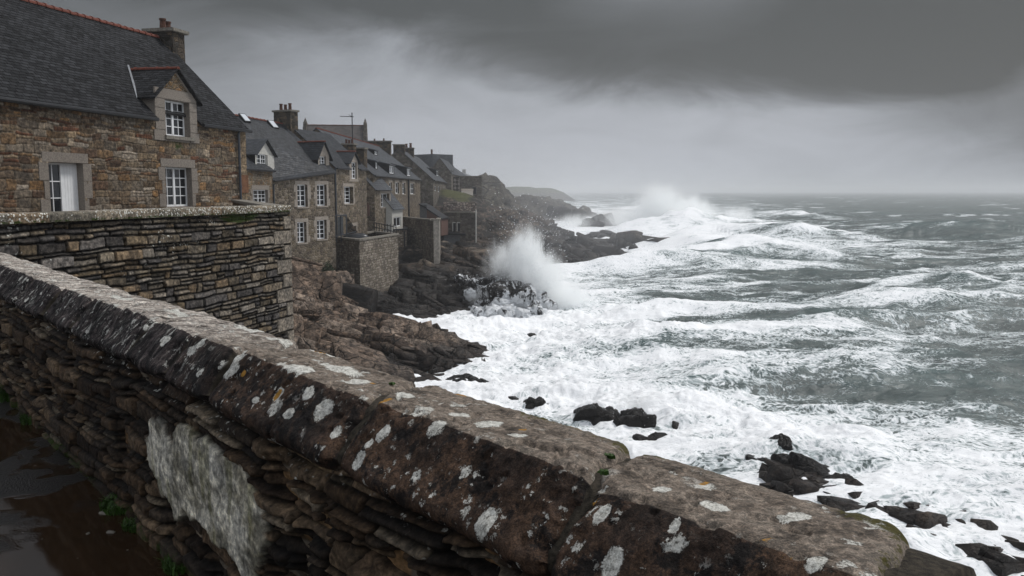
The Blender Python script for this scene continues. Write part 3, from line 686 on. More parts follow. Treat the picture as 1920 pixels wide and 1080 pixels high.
def blocks(pts, rs, base, dip, size, n=11, seed=0):
    Vs, Fs, Cs = [], [], []; k = 0
    for p, sc in pts:
        sz = np.array(size)*sc*rs.uniform(.7, 1.35, 3); R = rotm(dip[0]+rs.randn()*.16, dip[1]+rs.randn()*.16, dip[2]+rs.randn()*.25); c0 = rs.rand()
        nsl = rs.randint(1, 5) if sc > .6 else rs.randint(1, 3); ax = 0 if rs.rand() < .65 else 2; e = np.sort(np.concatenate([[-1, 1], rs.uniform(-.85, .85, nsl-1)]))
        for a_, b_ in zip(e, e[1:]):
            if b_-a_ < .12: continue
            s2 = sz.copy(); s2[ax] *= (b_-a_)/2*.985; off = np.zeros(3); off[ax] = (a_+b_)/2*sz[ax]; off[2] += rs.uniform(-.16, .10)*sz[2]; s2 *= 1+rs.uniform(-.10, .06, 3)*(np.arange(3) != ax)
            V, F = hull_block(rs, s2, R); Vs.append(V+R@off+np.array(p)); Fs.append(F+k); Cs.append(np.full(len(V), np.clip(c0+rs.uniform(-.25, .25), 0, 1))); k += len(V)
    return np.concatenate(Vs), np.concatenate(Fs), np.concatenate(Cs)
def merge(V, F, cell, e, grass, bl):
    bv, bf, bc = bl; F = np.concatenate([F[:, :3], F[:, [0, 2, 3]]])
    return np.concatenate([V, bv]), np.concatenate([F, bf+len(V)]), dict(cell=np.concatenate([cell, bc]), crack=np.concatenate([e, np.ones(len(bv))]), grass=np.concatenate([grass, np.zeros(len(bv))-.2]))
def spur():
    xs = np.arange(-15, 26, .11); ys = np.arange(4, 57.5, .11); X, Y = np.meshgrid(xs, ys); X, Y = X.ravel(), Y.ravel()
    c = [C3(550, 526, 52), C3(590, 541, 52), C3(640, 572, 51.5), C3(682, 606, 50.3), C3(735, 613, 49.8), C3(780, 620, 49.4), C3(830, 631, 49), C3(875, 647, 48.4), C3(910, 668, 47.4), C3(935, 690, 46.5),
         C3(560, 575, 47), C3(620, 610, 46.5), C3(700, 632, 46.2), C3(780, 650, 45.6), C3(850, 665, 45.3), C3(905, 688, 44.6), C3(700, 672, 43.8), C3(790, 705, 43), C3(850, 708, 43.3), C3(620, 640, 43.5),
         (-12, 40, -4.4), (-11, 30, -3.5), (-7, 20, -3.2), (-6, 44, -6.3), (-8.5, 41, -5.6), (-4.3, 42.0, -8.3), (-2, 38, -9.6), (0, 36, -9.4), (3.2, 33, -9.0), (5, 30, -8.8), (8.3, 28.0, -8.3), (9.5, 25.3, -7.65), (10.6, 23.4, -7.6), (11.9, 21.2, -7.55), (13.2, 19.6, -7.5), (11.2, 26.3, -8.7), (12.8, 24.3, -8.7), (14.4, 22.3, -8.7),
         (2, 28, -8.6), (5, 25, -8.2), (8, 22.6, -7.9), (11, 19.5, -7.8), (14, 15, -7.8), (0, 18, -6.5), (4, 14, -6.5), (8, 8, -6.5), (-4, 28, -7.0), (-2, 12, -4.5), (18, 10, -8.3),
         (6, 35, -9.4), (9, 33, -9.6), (12, 30, -9.6), (15, 26, -9.6), (20, 20, -9.6), (2, 39, -9.6), (1.5, 44, -9.4), (2, 49, -9.6), (-1, 52, -9.6), (-4, 55, -9.6), (-8, 54.6, -9.2), (-11, 55.2, -8.9), (-9, 53, -8.9), (-5, 53, -9.2), (-14, 56.5, -6.0), (-14, 52, -3.4), (10, 45, -10), (20, 40, -10), (25, 30, -10), (24, 12, -9)]
    z = tps(c, X, Y, .004); V = np.stack([X, Y, np.clip(z, -10.5, -1)], 1); nr, nc = len(ys), len(xs)
    V[:, 2] += (fbm(X/5, Y/5, None, 3, 3)-.5)*.7
    V[:, 2] -= .65
    V, cell, e = rockify(V, nr, nc, [((1.9, 1.2, .75), .35, 9, (.5, .2)), ((.7, .55, .4), .13, 13, (-.3, .4))])
    rs = np.random.RandomState(9); pts = []
    for x_ in np.arange(-14.5, 3, .82):
        for y_ in np.arange(38, 56, .82):
            x, y = x_+rs.uniform(-.4, .4), y_+rs.uniform(-.4, .4); zz = tps(c, np.array([x]), np.array([y]), .004)[0]
            if -8.9 < zz < -2.5:
                big = rs.rand() < .22; sc = rs.uniform(.55, 1.0) if not big else rs.uniform(1.3, 1.9); pts.append(((x, y, zz-.30*sc+rs.uniform(-.2, .12)), sc))
    r9 = np.random.RandomState(77); ctr = [onz(px, py, SEA)[:2] for px, py in ((1470, 900), (1530, 922), (1600, 948), (1660, 968), (1720, 990), (1790, 1012), (1860, 1036), (1930, 1062), (2010, 1090))]
    for k in range(150):                       # connected low ledges along the foot of the sea wall
        i = r9.rand()*(len(ctr)-1.001); j = int(i); p = ctr[j]+(ctr[j+1]-ctr[j])*(i-j); off = abs(r9.randn())*1.0-.25; sc = r9.uniform(.3, .66)
        pts.append(((p[0]-off*.75+r9.randn()*.15, p[1]-off*.65+r9.randn()*.15, SEA+.16+min(off, 1.5)*.14+r9.uniform(-.15, .12)), sc))
    bl = blocks(pts, rs, 0, (-.10, .26, .5), (.95, .68, .62), 16)
    VV, FF, at = merge(V, gridF(nr, nc), cell, e*.4, np.zeros(len(V)), bl)
    o = mesh_np('rocky_spur', VV, FF, ROCK_SPUR, attrs=at)
    tag(o, 'brown fractured granite spur running out below the sea wall', 'rock', kind='structure')
spur()

def coast():
    xs = np.concatenate([np.arange(-60, -22, 1.0), np.arange(-22, 12, .2), np.arange(12, 34, .3)]); ys = np.concatenate([np.arange(52, 100, .22), np.arange(100, 175, .4), np.arange(175, 215, 1.2)])
    X, Y = np.meshgrid(xs, ys); X, Y = X.ravel(), Y.ravel()
    c = [(-60, 60, 2), (-60, 110, 3), (-60, 170, 3), (-35, 60, 0), (-30, 100, 0), (-30, 150, .5), (-22, 75, -.8), (-20, 95, -.5), (-18, 120, 0), (-18, 150, .6), (-17, 52, -4), (-16, 57, -4.2), C3(547, 522, 56.5), C3(600, 533, 59.6), C3(640, 530, 61.6), C3(672, 552, 61.2), C3(745, 527, 69),
         C3(700, 575, 62.4), C3(640, 560, 60.8), C3(600, 575, 59), (-15.5, 56, -6.0), (-13, 57.6, -8.0), (-9.8, 60.6, -8.0), (-7, 62, -8.2), (-4.5, 64, -8.3), (-2, 63, -9.4), (-6, 59, -9.4), (-10, 57.5, -9.2), (-14, 54, -8.6), C3(760, 560, 66), C3(850, 565, 68), C3(820, 535, 71),
         C3(750, 485, 76), C3(800, 496, 77), C3(850, 515, 74), C3(900, 470, 86), C3(860, 470, 92), C3(940, 500, 82), (0, 74, -8.3), (-.5, 79, -7.6), (3, 76, -9.2), (4, 84, -9),
         C3(835, 458, 100), C3(892, 455, 101), C3(800, 420, 108), C3(850, 399, 116), C3(892, 399, 118), C3(845, 379, 128), C3(890, 377, 134), C3(905, 375, 142), C3(915, 383, 138), C3(935, 395, 146), C3(968, 402, 156), C3(940, 420, 132), C3(905, 425, 120),
         C3(1003, 418, 158), C3(1050, 440, 152), C3(1000, 450, 134), C3(950, 450, 116), C3(940, 475, 102), C3(1000, 482, 112), C3(1095, 455, 137), C3(1150, 458, 130), C3(1205, 454, 128), C3(1250, 459, 126.5), C3(1284, 467, 125.5), C3(1225, 470, 124.5), C3(1265, 472, 124), C3(1060, 470, 122), C3(1150, 480, 123.5),
         (-7, 165, -1.2), (-4, 180, -2), (6, 175, -6), (14, 168, -8.5), (18, 150, -9.5), (-12, 200, 0), (0, 210, -5), (12, 205, -9), (25, 190, -10), (4, 100, -8.7), (9, 108, -9), (14, 114, -9.2), (22, 117, -9.3), (31, 119, -9.4), (33, 130, -9.6), (24, 140, -9.2), (12, 92, -10), (25, 100, -10), (33, 160, -10), (9, 72, -10)]
    z = tps(c, X, Y, .003); z = np.clip(z, -10.5, 4)
    amp = .35+.65*sst(-z, .8, 4.5)
    z = z+(fbm(X/7, Y/7, None, 13, 3)-.5)*1.1*amp
    V = np.stack([X, Y, z], 1); nr, nc = len(ys), len(xs)
    damp = .15+.85*sst(-z, 1.6, 4.5)
    V[:, 2] -= .45*sst(-z, 1.5, 4.5)
    V, cell, e = rockify(V, nr, nc, [((5.5, 4.0, 1.7), .7, 25, (.35, -.3)), ((2.3, 1.9, .9), .42, 29, (.4, -.2)), ((1.0, .8, .5), .18, 31, (-.3, .4))], damp)
    gx = np.exp(-(((X+8)/3.2)**2+((Y-133)/6)**2))*.75+np.exp(-(((X+14.3)/1.6)**2+((Y-59.5)/1.7)**2))*.9
    rs = np.random.RandomState(14); pts = []
    for y_ in np.concatenate([np.arange(56, 100, 1.35), np.arange(100, 172, 2.6)]):
        st = 1.35 if y_ < 100 else 2.6
        for x_ in np.arange(-14, 30, st):
            x, y = x_+rs.uniform(-.45, .45)*st, y_+rs.uniform(-.45, .45)*st; zz = tps(c, np.array([x]), np.array([y]), .003)[0]
            if not (-8.9 < zz < -4.3 or (y > 112 and x > -3.5 and -8.9 < zz < -1.5)): continue
            if 60 < y < 76 and x < -9.0 and not (y < 62.5 and x > -13): continue
            if 76 < y < 92 and x < -6.4: continue
            if 98 < y < 112 and x < -3.8: continue
            big = rs.rand() < .2; sc = (rs.uniform(.6, 1.05) if not big else rs.uniform(1.2, 1.8))*st/1.35*(.85 if y > 100 else 1); pts.append(((x, y, zz-.38*sc+rs.uniform(-.25, .12)), sc))
    bl = blocks(pts, rs, 0, (-.05, .22, .2), (1.3, 1.0, .60), 10)
    VV, FF, at = merge(V, gridF(nr, nc), cell, e*.6, np.clip(gx, 0, 1)-.12+(z > .6)*.3, bl)
    o = mesh_np('rocky_shore', VV, FF, ROCK_COAST, attrs=at)
    tag(o, 'brown rocky shore and grassy bank under the stone houses', 'shore', kind='structure')
coast()

def headland(name, label, ctrl, x0, x1, y0, y1, st, seed, amp, mat, grass=.5):
    xs = np.arange(x0, x1, st); ys = np.arange(y0, y1, st*1.5); X, Y = np.meshgrid(xs, ys); X, Y = X.ravel(), Y.ravel()
    z = np.clip(tps(ctrl, X, Y, .003), -12, 60 if st < 2 else 4.6); z += (fbm(X/(st*18), Y/(st*18), None, seed, 4)-.5)*amp*2
    V = np.stack([X, Y, z], 1); nr, nc = len(ys), len(xs)
    V, cell, e = rockify(V, nr, nc, [((st*12, st*14, st*6), amp*1.1, seed, (.3, .2)), ((st*5, st*5, st*3), amp*.5, seed+3, (.1, .2))])
    o = mesh_np(name, V, gridF(nr, nc), mat, attrs={'cell': cell, 'crack': e+.1, 'grass': sst(z, -4, 1)*grass})
    tag(o, label, 'headland', kind='structure'); return o
headland('headland', 'dark rocky headland fading into the sea mist', [C3(880, 336, 240), C3(905, 333, 238), C3(930, 341, 238), C3(946, 355, 240), C3(1000, 369, 262), C3(1040, 376, 288), C3(1078, 384, 305), C3(1093, 402, 312), C3(1040, 372, 282),
    (-60, 240, 6), (-30, 250, 3), (-14, 232, 1), (-10, 205, -2), (2, 232, -7.0), (12, 252, -7.6), (25, 284, -7.9), (33, 300, -9.5), (-4, 260, -1), (5, 290, -3), (30, 335, -8), (-30, 330, 4), (0, 340, -4), (40, 310, -11), (20, 262, -10), (10, 235, -10), (3, 215, -9), (45, 350, -11)], -60, 48, 205, 350, .7, 41, 1.5, ROCK_FAR, .35)
headland('far_headland', 'low far headland almost lost in the haze', [C3(900, 352, 760), C3(960, 350, 800), C3(1000, 346.5, 820), C3(1030, 352, 840), C3(1052, 359, 850), (-140, 780, 6), (-60, 900, 4), (60, 900, -12), (0, 700, -12), (60, 830, -12), (-60, 720, -9), (-140, 700, -8), (20, 960, -8)], -150, 70, 690, 980, 3.0, 61, .7, ROCK_FAR, .6)

# ---------------------------------------------------------------- loose rocks and boulders
def boulder(name, loc, size, rz, seed, mat, label, group=None, n=26, amp=.28, wash=0, cat='rock', foot=0):
    U, F = icogrid(n); rs = np.random.RandomState(seed); U = U@rotm(*rs.rand(3)*6).T
    size = np.array(size)
    V = block_shape(U, size*(1.05 if max(size) < .45 else .72), rs, rotm(rs.randn()*.12, .12+rs.randn()*.14, rz+rs.randn()*.2), extra=9, chip=amp*.8, rough=.07)
    cell = np.full(len(V), rs.rand())
    if max(size) > .45:                         # heaped from several fractured blocks
        Vs, Fs, Cs = [V], [F], [cell]
        for k in range(6 if max(size) < 1.6 else 12):
            sc = rs.uniform(.28, .62); a = rs.rand()*6.28; p = np.array([math.cos(a)*size[0]*rs.uniform(.3, .75), math.sin(a)*size[1]*rs.uniform(.3, .7), size[2]*rs.uniform(-.25, .3)])
            Vs.append(block_shape(U, size*sc, rs, rotm(rs.randn()*.2, rs.randn()*.2, rz+rs.randn()*.5), 8, amp*.8, .08)+p); Fs.append(F+len(V)*(k+1)); Cs.append(np.full(len(V), rs.rand()))
        V, F, cell = np.concatenate(Vs), np.concatenate(Fs), np.concatenate(Cs)
    o = mesh_np(name, V, F, mat, attrs={'cell': cell, 'crack': np.ones(len(V)), 'grass': np.zeros(len(V)), 'wash': np.full(len(V), wash)})
    o.location = loc; return tag(o, label, cat, group)
def rock_at(px, py, w_, h_, dep, seed, label, mat=None, rz=.2, group='dark wet rocks standing in the foam', n=24, sink=.45, z=SEA, amp=.28):
    if 700 < py < 860 or 630 < py < 680: w_ *= .9; h_ *= .68; dep *= .9
    P = onz(px, py, z)
    return boulder('sea_rock', (P[0], P[1]+dep*.4, z+h_*(.5-sink)), (w_/2, dep/2, h_*.75), rz, seed, mat or ROCK_DARK, label, group, n, amp)
rock_at(866, 731, 2.0, 1.5, 1.6, 3, 'dark rock just beyond the lichened coping, left of its twin'); rock_at(893, 736, 1.6, 1.3, 1.4, 4, 'small dark rock touching the right side of a twin rock above the coping')
rock_at(980, 739, .9, .6, .8, 5, 'low flat rock almost covered by foam, above two rounded ones'); rock_at(962, 757, 1.0, .7, .9, 6, 'small rock half hidden by the coping, beside a rounder one')
rock_at(1001, 765, 1.2, .85, 1.0, 7, 'rounded wet rock alone in white foam near the coping edge'); rock_at(996, 639, .9, .8, .8, 8, 'tiny pointed rock in foam beyond the spur tip')
rock_at(1012, 665, 3.4, 1.1, 1.4, 9, 'long low black rock in the surf right of the spur', rz=-.5, n=30); rock_at(1034, 668, 1.5, 1.0, 1.3, 10, 'dark rock at the seaward end of a long low one')
rock_at(1105, 806, 2.2, 2.3, 1.6, 11, 'dark rock against the coping left of the wave drenched one'); rock_at(1136, 809, 1.9, 2.2, 1.6, 12, 'rounded dark rock wedged beside another behind the coping')
rock_at(1198, 822, 2.2, 2.5, 1.6, 13, 'pointed black rock with a wave breaking over its top', n=30); rock_at(1272, 820, .9, 1.4, .8, 14, 'narrow black rock half buried in breaking foam')
rock_at(1235, 850, 1.9, 1.2, 1.6, 15, 'sloping dark rock showing above the mossy coping joint'); rock_at(1470, 880, 1.7, 1.4, 1.5, 16, 'ragged dark rock heap jutting into the foam', n=30, amp=.4)
rock_at(1510, 876, 1.9, 1.2, 1.5, 17, 'upper slab of the ragged dark rocks in the foam', n=30, amp=.4); rock_at(1525, 900, 1.9, .9, 1.4, 18, 'flat dark slab at the right edge of the ragged rocks', n=30, amp=.35); rock_at(1490, 905, 1.3, 1.2, 1.3, 19, 'rounded dark boulder under the ragged rocks')
rock_at(1540, 920, 2.6, 1.1, 1.4, 20, 'long dark rock lying along the water edge', rz=-.4, n=28); rock_at(1592, 940, 2.0, .9, 1.2, 21, 'dark ledge rock between the coping and the surf', rz=-.5); rock_at(1665, 946, 1.0, .6, .7, 22, 'small black rock alone in white water at right', rz=-.4)
rock_at(1432, 893, 1.4, 1.1, 1.2, 23, 'dark rock at the landward foot of the ragged rocks'); rock_at(1760, 985, 1.5, .9, 1.2, 24, 'low rock close beyond the end of the coping', rz=-.5); rock_at(1810, 1010, 1.9, 1.2, 1.5, 25, 'broad black boulder on the shore at lower right', rz=-.4)
rock_at(1885, 1025, 2.2, 1.2, 1.6, 26, 'large smooth black boulder in the lower right corner', rz=-.3); rock_at(1690, 975, 1.3, .8, 1.1, 27, 'dark rock between coping and foam, below the small lone one', rz=-.5)
rock_at(985, 571+75, .01, .01, .01, 28, 'x') if False else None
# far rocks off the peninsula
G2 = 'sea rocks off the far headland'
rock_at(1118, 432, 9, 5.4, 8, 31, 'dark jagged rock mass before the far headland, surf on its right', group=G2, n=34, amp=.34); rock_at(1160, 430, 9, 4.0, 6, 32, 'low craggy rock reaching into the biggest breaker', group=G2, n=30, amp=.36)
rock_at(1122, 449, 5.5, 2.6, 4, 33, 'cone shaped grey rock standing in surf between the two reefs', group=G2, n=28); rock_at(1092, 497, 3.6, 1.1, 2, 34, 'small flat reef in foam just below the long promontory', group=G2, n=24)
rock_at(1175, 478, 10, 2.0, 4, 35, 'dark wet shoulder of rock along the promontory edge', mat=ROCK_WASH, group=G2, n=34, rz=-.1); rock_at(1262, 480, 5, 2.4, 3, 36, 'knobbly black rock at the tip of the promontory', group=G2, n=30); rock_at(1240, 481, 4, 1.6, 2.6, 37, 'low ledge with water pouring off beside the promontory tip', mat=ROCK_WASH, group=G2, n=28)
rock_at(1058, 384+24, 12, 6, 9, 38, 'humped rock outcrop ending the misty headland', group=G2, n=28, z=-6.2)
# the wave-washed stack of boulders below the spray
G3 = 'boulders under the splash'
for i, (px, py, w_, h_, dp, lb, ws) in enumerate([
    (950, 556, 5.6, 3.3, 4.0, 'largest dark boulder with white water running down its face', .62), (893, 535, 2.4, 1.5, 1.6, 'dark boulder at the top left of the washed heap', .28), (925, 552, 1.8, 1.3, 1.5, 'squarish dark boulder in the middle of the washed heap', .35),
    (880, 549, 1.5, 1.2, 1.2, 'small dark boulder on the left flank of the washed heap', .3), (928, 588, 3.2, 2.1, 2.2, 'rounded black boulder at the foot of the washed heap', .42), (990, 560, 3.2, 2.6, 2.4, 'dark boulder at the right end of the heap, hit by spray', .55),
    (1000, 585, 1.8, 1.5, 1.6, 'low boulder at seaward foot of the heap under spray', .6), (905, 566, 1.5, 1.0, 1.2, 'small boulder wedged among the washed heap with foam around', .4), (975, 588, 2.2, 1.3, 1.6, 'wet boulder beside the rounded one at the foot', .6), (868, 525, 1.4, 1.0, 1.2, 'small boulder landward of the washed heap', .25), (940, 524, 2.4, 1.6, 2.0, 'dark boulder crowning the washed heap behind', .3), (1014, 572, 2.2, 1.6, 1.8, 'smaller boulder leaning on the seaward end of the heap', .5)]):
    Y = 69.5-(py-515)/75*5; P = W(px, py, Y)
    boulder('splash_boulder', (P[0], P[1], P[2]-h_*.05), (w_/2, dp/2, h_*.6), .3*i, 50+i, ROCK_WASH, lb, G3, 34 if w_ > 3 else 24, .3, wash=.14+ws*.28)
# ---------------------------------------------------------------- near parapet
PHI = math.atan2(.64104706, .76750157)
cph, sph = math.cos(PHI), math.sin(PHI)
def to_us(P): return P[0]*cph+P[1]*sph, -P[0]*sph+P[1]*cph, P[2]
def hit_us(px, py, a, b):
    """where a sight line meets the sloping face through (u,z)=a,b that runs along the wall"""
    r = ray(px, py); E0 = np.array(to_us(EYE)); R = np.array(to_us(r)); n = np.array([-(b[1]-a[1]), b[0]-a[0]])
    t = (n[0]*(a[0]-E0[0])+n[1]*(a[1]-E0[2]))/(n[0]*R[0]+n[1]*R[2]); return E0+R*t
par = empty('parapet_wall', (0, 0, 0), PHI, label='dark lichen-spotted stone parapet running along the near edge of the terrace', cat='wall')
PR = [(1.20, .775), (1.135, .80), (1.112, .838), (1.150, .885), (1.195, .938), (1.236, .985), (1.262, .999), (1.32, .996), (1.45, .982), (1.57, .962), (1.605, .94), (1.615, .89), (1.60, .80)]
def prof(n):
    P = np.array(PR); Q = [P[0]]
    for i in range(len(P)-1):
        p0 = P[max(i-1, 0)]; p1 = P[i]; p2 = P[i+1]; p3 = P[min(i+2, len(P)-1)]
        for t in np.linspace(0, 1, 20)[1:]:
            Q.append(.5*((2*p1)+(-p0+p2)*t+(2*p0-5*p1+4*p2-p3)*t*t+(-p0+3*p1-3*p2+p3)*t**3))
    Q = np.array(Q); L = np.concatenate([[0], np.cumsum(np.hypot(*np.diff(Q, axis=0).T))]); s = np.linspace(0, L[-1], n)
    return np.stack([np.interp(s, L, Q[:, 0]), np.interp(s, L, Q[:, 1])], 1)
FR_A, FR_B, TP_A, TP_B = (1.112, .838), (1.236, .985), (1.262, .999), (1.57, .962)
# pale lichen patches, orange lichen and moss where the wall carries them (front face F / top T, radius m)
LICH = [(430, 690, 'F', .085, .03), (445, 668, 'F', .06, .03), (362, 660, 'F', .05, .02), (380, 645, 'F', .03, .02), (602, 765, 'F', .045, .028), (541, 775, 'F', .04, .015), (628, 808, 'F', .022, .016), (479, 750, 'F', .03, .01), (577, 735, 'F', .035, .02), (520, 738, 'F', .03, .02), (716, 810, 'F', .03, .02), (690, 830, 'F', .02, .012), (671, 862, 'F', .03, .02), (640, 690, 'T', .16, .035), (560, 690, 'T', .1, .03), (610, 660, 'T', .12, .03), (668, 712, 'T', .06, .035), (520, 640, 'T', .14, .03), (470, 620, 'T', .2, .03), (915, 795, 'T', .05, .03),
        (810, 790, 'T', .04, .03), (905, 980, 'F', .035, .03), (1340, 945, 'T', .04, .02), (1665, 985, 'T', .05, .035), (1240, 912, 'T', .025, .018), (1150, 1060, 'F', .03, .025), (970, 818, 'T', .025, .02), (1130, 965, 'F', .02, .018), (1265, 985, 'F', .014, .014), (1478, 970, 'T', .025, .012), (860, 775, 'T', .04, .02), (330, 590, 'T', .18, .03), (280, 610, 'F', .07, .03), (310, 640, 'F', .05, .02), (230, 560, 'T', .2, .03), (760, 745, 'T', .05, .02), (1500, 968, 'T', .03, .015), (1530, 1050, 'F', .02, .02)]
ORNG = [(518, 738, 'F', .02, .02), (722, 748, 'T', .022, .02), (870, 740, 'T', .04, .02), (1438, 985, 'F', .022, .02), (1320, 905, 'T', .012, .01), (455, 700, 'F', .02, .012), (1085, 800, 'T', .04, .015), (980, 808, 'T', .015, .01), (1105, 930, 'F', .012, .02), (700, 715, 'T', .02, .01), (600, 660, 'T', .06, .01)]
def spots(tab, U, S, Z):
    a = np.zeros(U.shape)
    for px, py, f, rs, ru in tab:
        P = hit_us(px, py, FR_A, FR_B) if f == 'F' else hit_us(px, py, TP_A, TP_B)
        du = np.hypot(U-P[0], Z-P[2]); ds = np.abs(S-P[1]); q = (ds/rs/.85)**2+(du/max(ru*1.45, .011))**2
        a = np.maximum(a, np.clip(1.25-q*.75, 0, 1))
    return a
JO = [-.55, .585, 1.25, 2.16, 3.14, 3.62, 4.15, 4.62, 5.25, 5.95, 6.75, 7.5, 8.4, 9.3, 10.2, 11.2]
JT = [0, .25, .36, .50, .30, .03, .04, .02, .03, 0, .03, .02, 0, .02, 0, 0]
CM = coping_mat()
def coping(i):
    s0, s1 = JO[i]+.005, JO[i+1]-.005; ds = .0052 if s0 < 3 else .010; npf = 170 if s0 < 3 else 110
    rs = np.random.RandomState(i+40); pf = prof(npf)
    ss_ = np.concatenate([[s0, s0, s0], np.arange(s0+.003, s1-.003, ds), [s1, s1, s1]]); sh = np.concatenate([[.35, .7, .95], np.ones(len(ss_)-6), [.95, .7, .35]])
    S, K = np.meshgrid(ss_, np.arange(npf), indexing='ij'); U = pf[K, 0]; Z = pf[K, 1]; SH = sh[:, None]*np.ones(npf)
    cu, cz = 1.38, .875
    r1 = np.minimum(S-s0, s1-S)
    jn = fbm(S*9, U*9, Z*9, 60+i, 4)
    ero = .040*np.exp(-(r1/.014)**1.2)+.018*np.exp(-(r1/.03))*(jn*1.7)
    big = (fbm(S*2.2+i, U*3, Z*3, 70, 3)-.5)*.030; med = (fbm(S*9, U*11, Z*11, 75, 4)-.5)*.020; fin = (fbm(S*42, U*42, Z*42, 82, 3, .6)-.5)*.0075
    pits = -.010*sst(fbm(S*16, U*16, Z*16, 91, 3), .66, .74)
    far = sst(S, 2.4, 4.2)
    strat = (fbm(S*55, U*6, Z*6, 95, 3)-.5)*.016*far+(fbm(S*17, U*2, Z*2, 96, 2)-.5)*.022*far
    dn = big+med+fin+pits+strat-ero
    t = np.gradient(pf, axis=0); nu, nz = -t[:, 1], t[:, 0]; L = np.hypot(nu, nz); nu, nz = nu/L, nz/L
    nu, nz = nu[K], nz[K]
    slant = JT[i]+(JT[i+1]-JT[i])*(S-s0)/(s1-s0)
    Uo = cu+(U+nu*dn-cu)*SH; Zo = cz+(Z+nz*dn-cz)*SH
    So = S+slant*np.maximum(U-1.27, 0)*1.5 + (fbm(U*11, Z*11, S*0, 99, 3)-.5)*.055*np.exp(-r1/.09)
    off = [(-.06 if i == 0 else 0)+rs.uniform(-.007, .007), rs.uniform(-.009, .009)]
    Zo = Zo+off[0]+(U-1.3)*rs.uniform(-.02, .02); Uo = Uo+off[1]
    V = np.stack([Uo, So, Zo], -1).reshape(-1, 3)
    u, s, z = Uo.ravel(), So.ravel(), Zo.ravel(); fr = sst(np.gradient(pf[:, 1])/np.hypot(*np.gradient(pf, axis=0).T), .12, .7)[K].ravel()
    moss = (sst(u, 1.44, 1.6)*(.35+.4*vnoise(s*3, u*3, None, 7))*sst(z, .9, .95))*sst(s, 3.4, 1.9)+ .75*np.exp(-(r1.ravel()/.03))*sst(z, .93, .98)*(s < 2.6)
    moss = moss+.22*sst(fbm(s*5, u*5, None, 21, 3), .55, .7)*(1-fr)*sst(s, 3, 1.5)
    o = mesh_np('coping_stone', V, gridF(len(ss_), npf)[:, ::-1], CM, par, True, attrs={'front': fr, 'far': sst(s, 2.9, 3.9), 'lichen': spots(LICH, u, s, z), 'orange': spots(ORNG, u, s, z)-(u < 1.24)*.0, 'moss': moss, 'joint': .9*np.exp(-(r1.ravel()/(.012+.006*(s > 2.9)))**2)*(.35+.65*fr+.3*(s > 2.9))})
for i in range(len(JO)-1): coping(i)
# mortar bed showing in the joints
def bed():
    pf = prof(70); ss_ = np.arange(-.55, 11.2, .02); S, K = np.meshgrid(ss_, np.arange(70), indexing='ij')
    n = fbm(S*25, pf[K, 0]*25, pf[K, 1]*25, 5, 3)-.5; k = .87+n*.05
    V = np.stack([1.38+(pf[K, 0]-1.38)*k, S, .875+(pf[K, 1]-.875)*k-.012-.05*(S < .58)], -1).reshape(-1, 3)
    one = np.zeros(len(V)); mesh_np('mortar_bed', V, gridF(len(ss_), 70)[:, ::-1], plain('lime_mortar', (.045, .037, .027), .9, .8, scale=60, bumpk=.9), par, True)
    # lumps of mortar squeezed out of two joints and under the coping
bed()
PATCH = [(277, 790), (288, 778), (305, 798), (320, 822), (333, 802), (352, 803), (375, 818), (402, 835), (428, 848), (455, 868), (478, 902), (490, 948), (497, 1000), (492, 1045), (482, 1085), (455, 1078), (432, 1045), (415, 1020), (395, 1012), (370, 975), (345, 978), (325, 962), (305, 925), (290, 890), (278, 850)]
def inpoly(x, y, P):
    ins = np.zeros(x.shape, bool); d = np.full(x.shape, 1e9); n = len(P)
    for i in range(n):
        x1, y1 = P[i]; x2, y2 = P[(i+1) % n]
        c = ((y1 > y) != (y2 > y)) & (x < (x2-x1)*(y-y1)/(y2-y1+1e-12)+x1); ins ^= c
        t = np.clip(((x-x1)*(x2-x1)+(y-y1)*(y2-y1))/((x2-x1)**2+(y2-y1)**2), 0, 1); d = np.minimum(d, np.hypot(x-x1-t*(x2-x1), y-y1-t*(y2-y1)))
    return np.where(ins, d, -d)
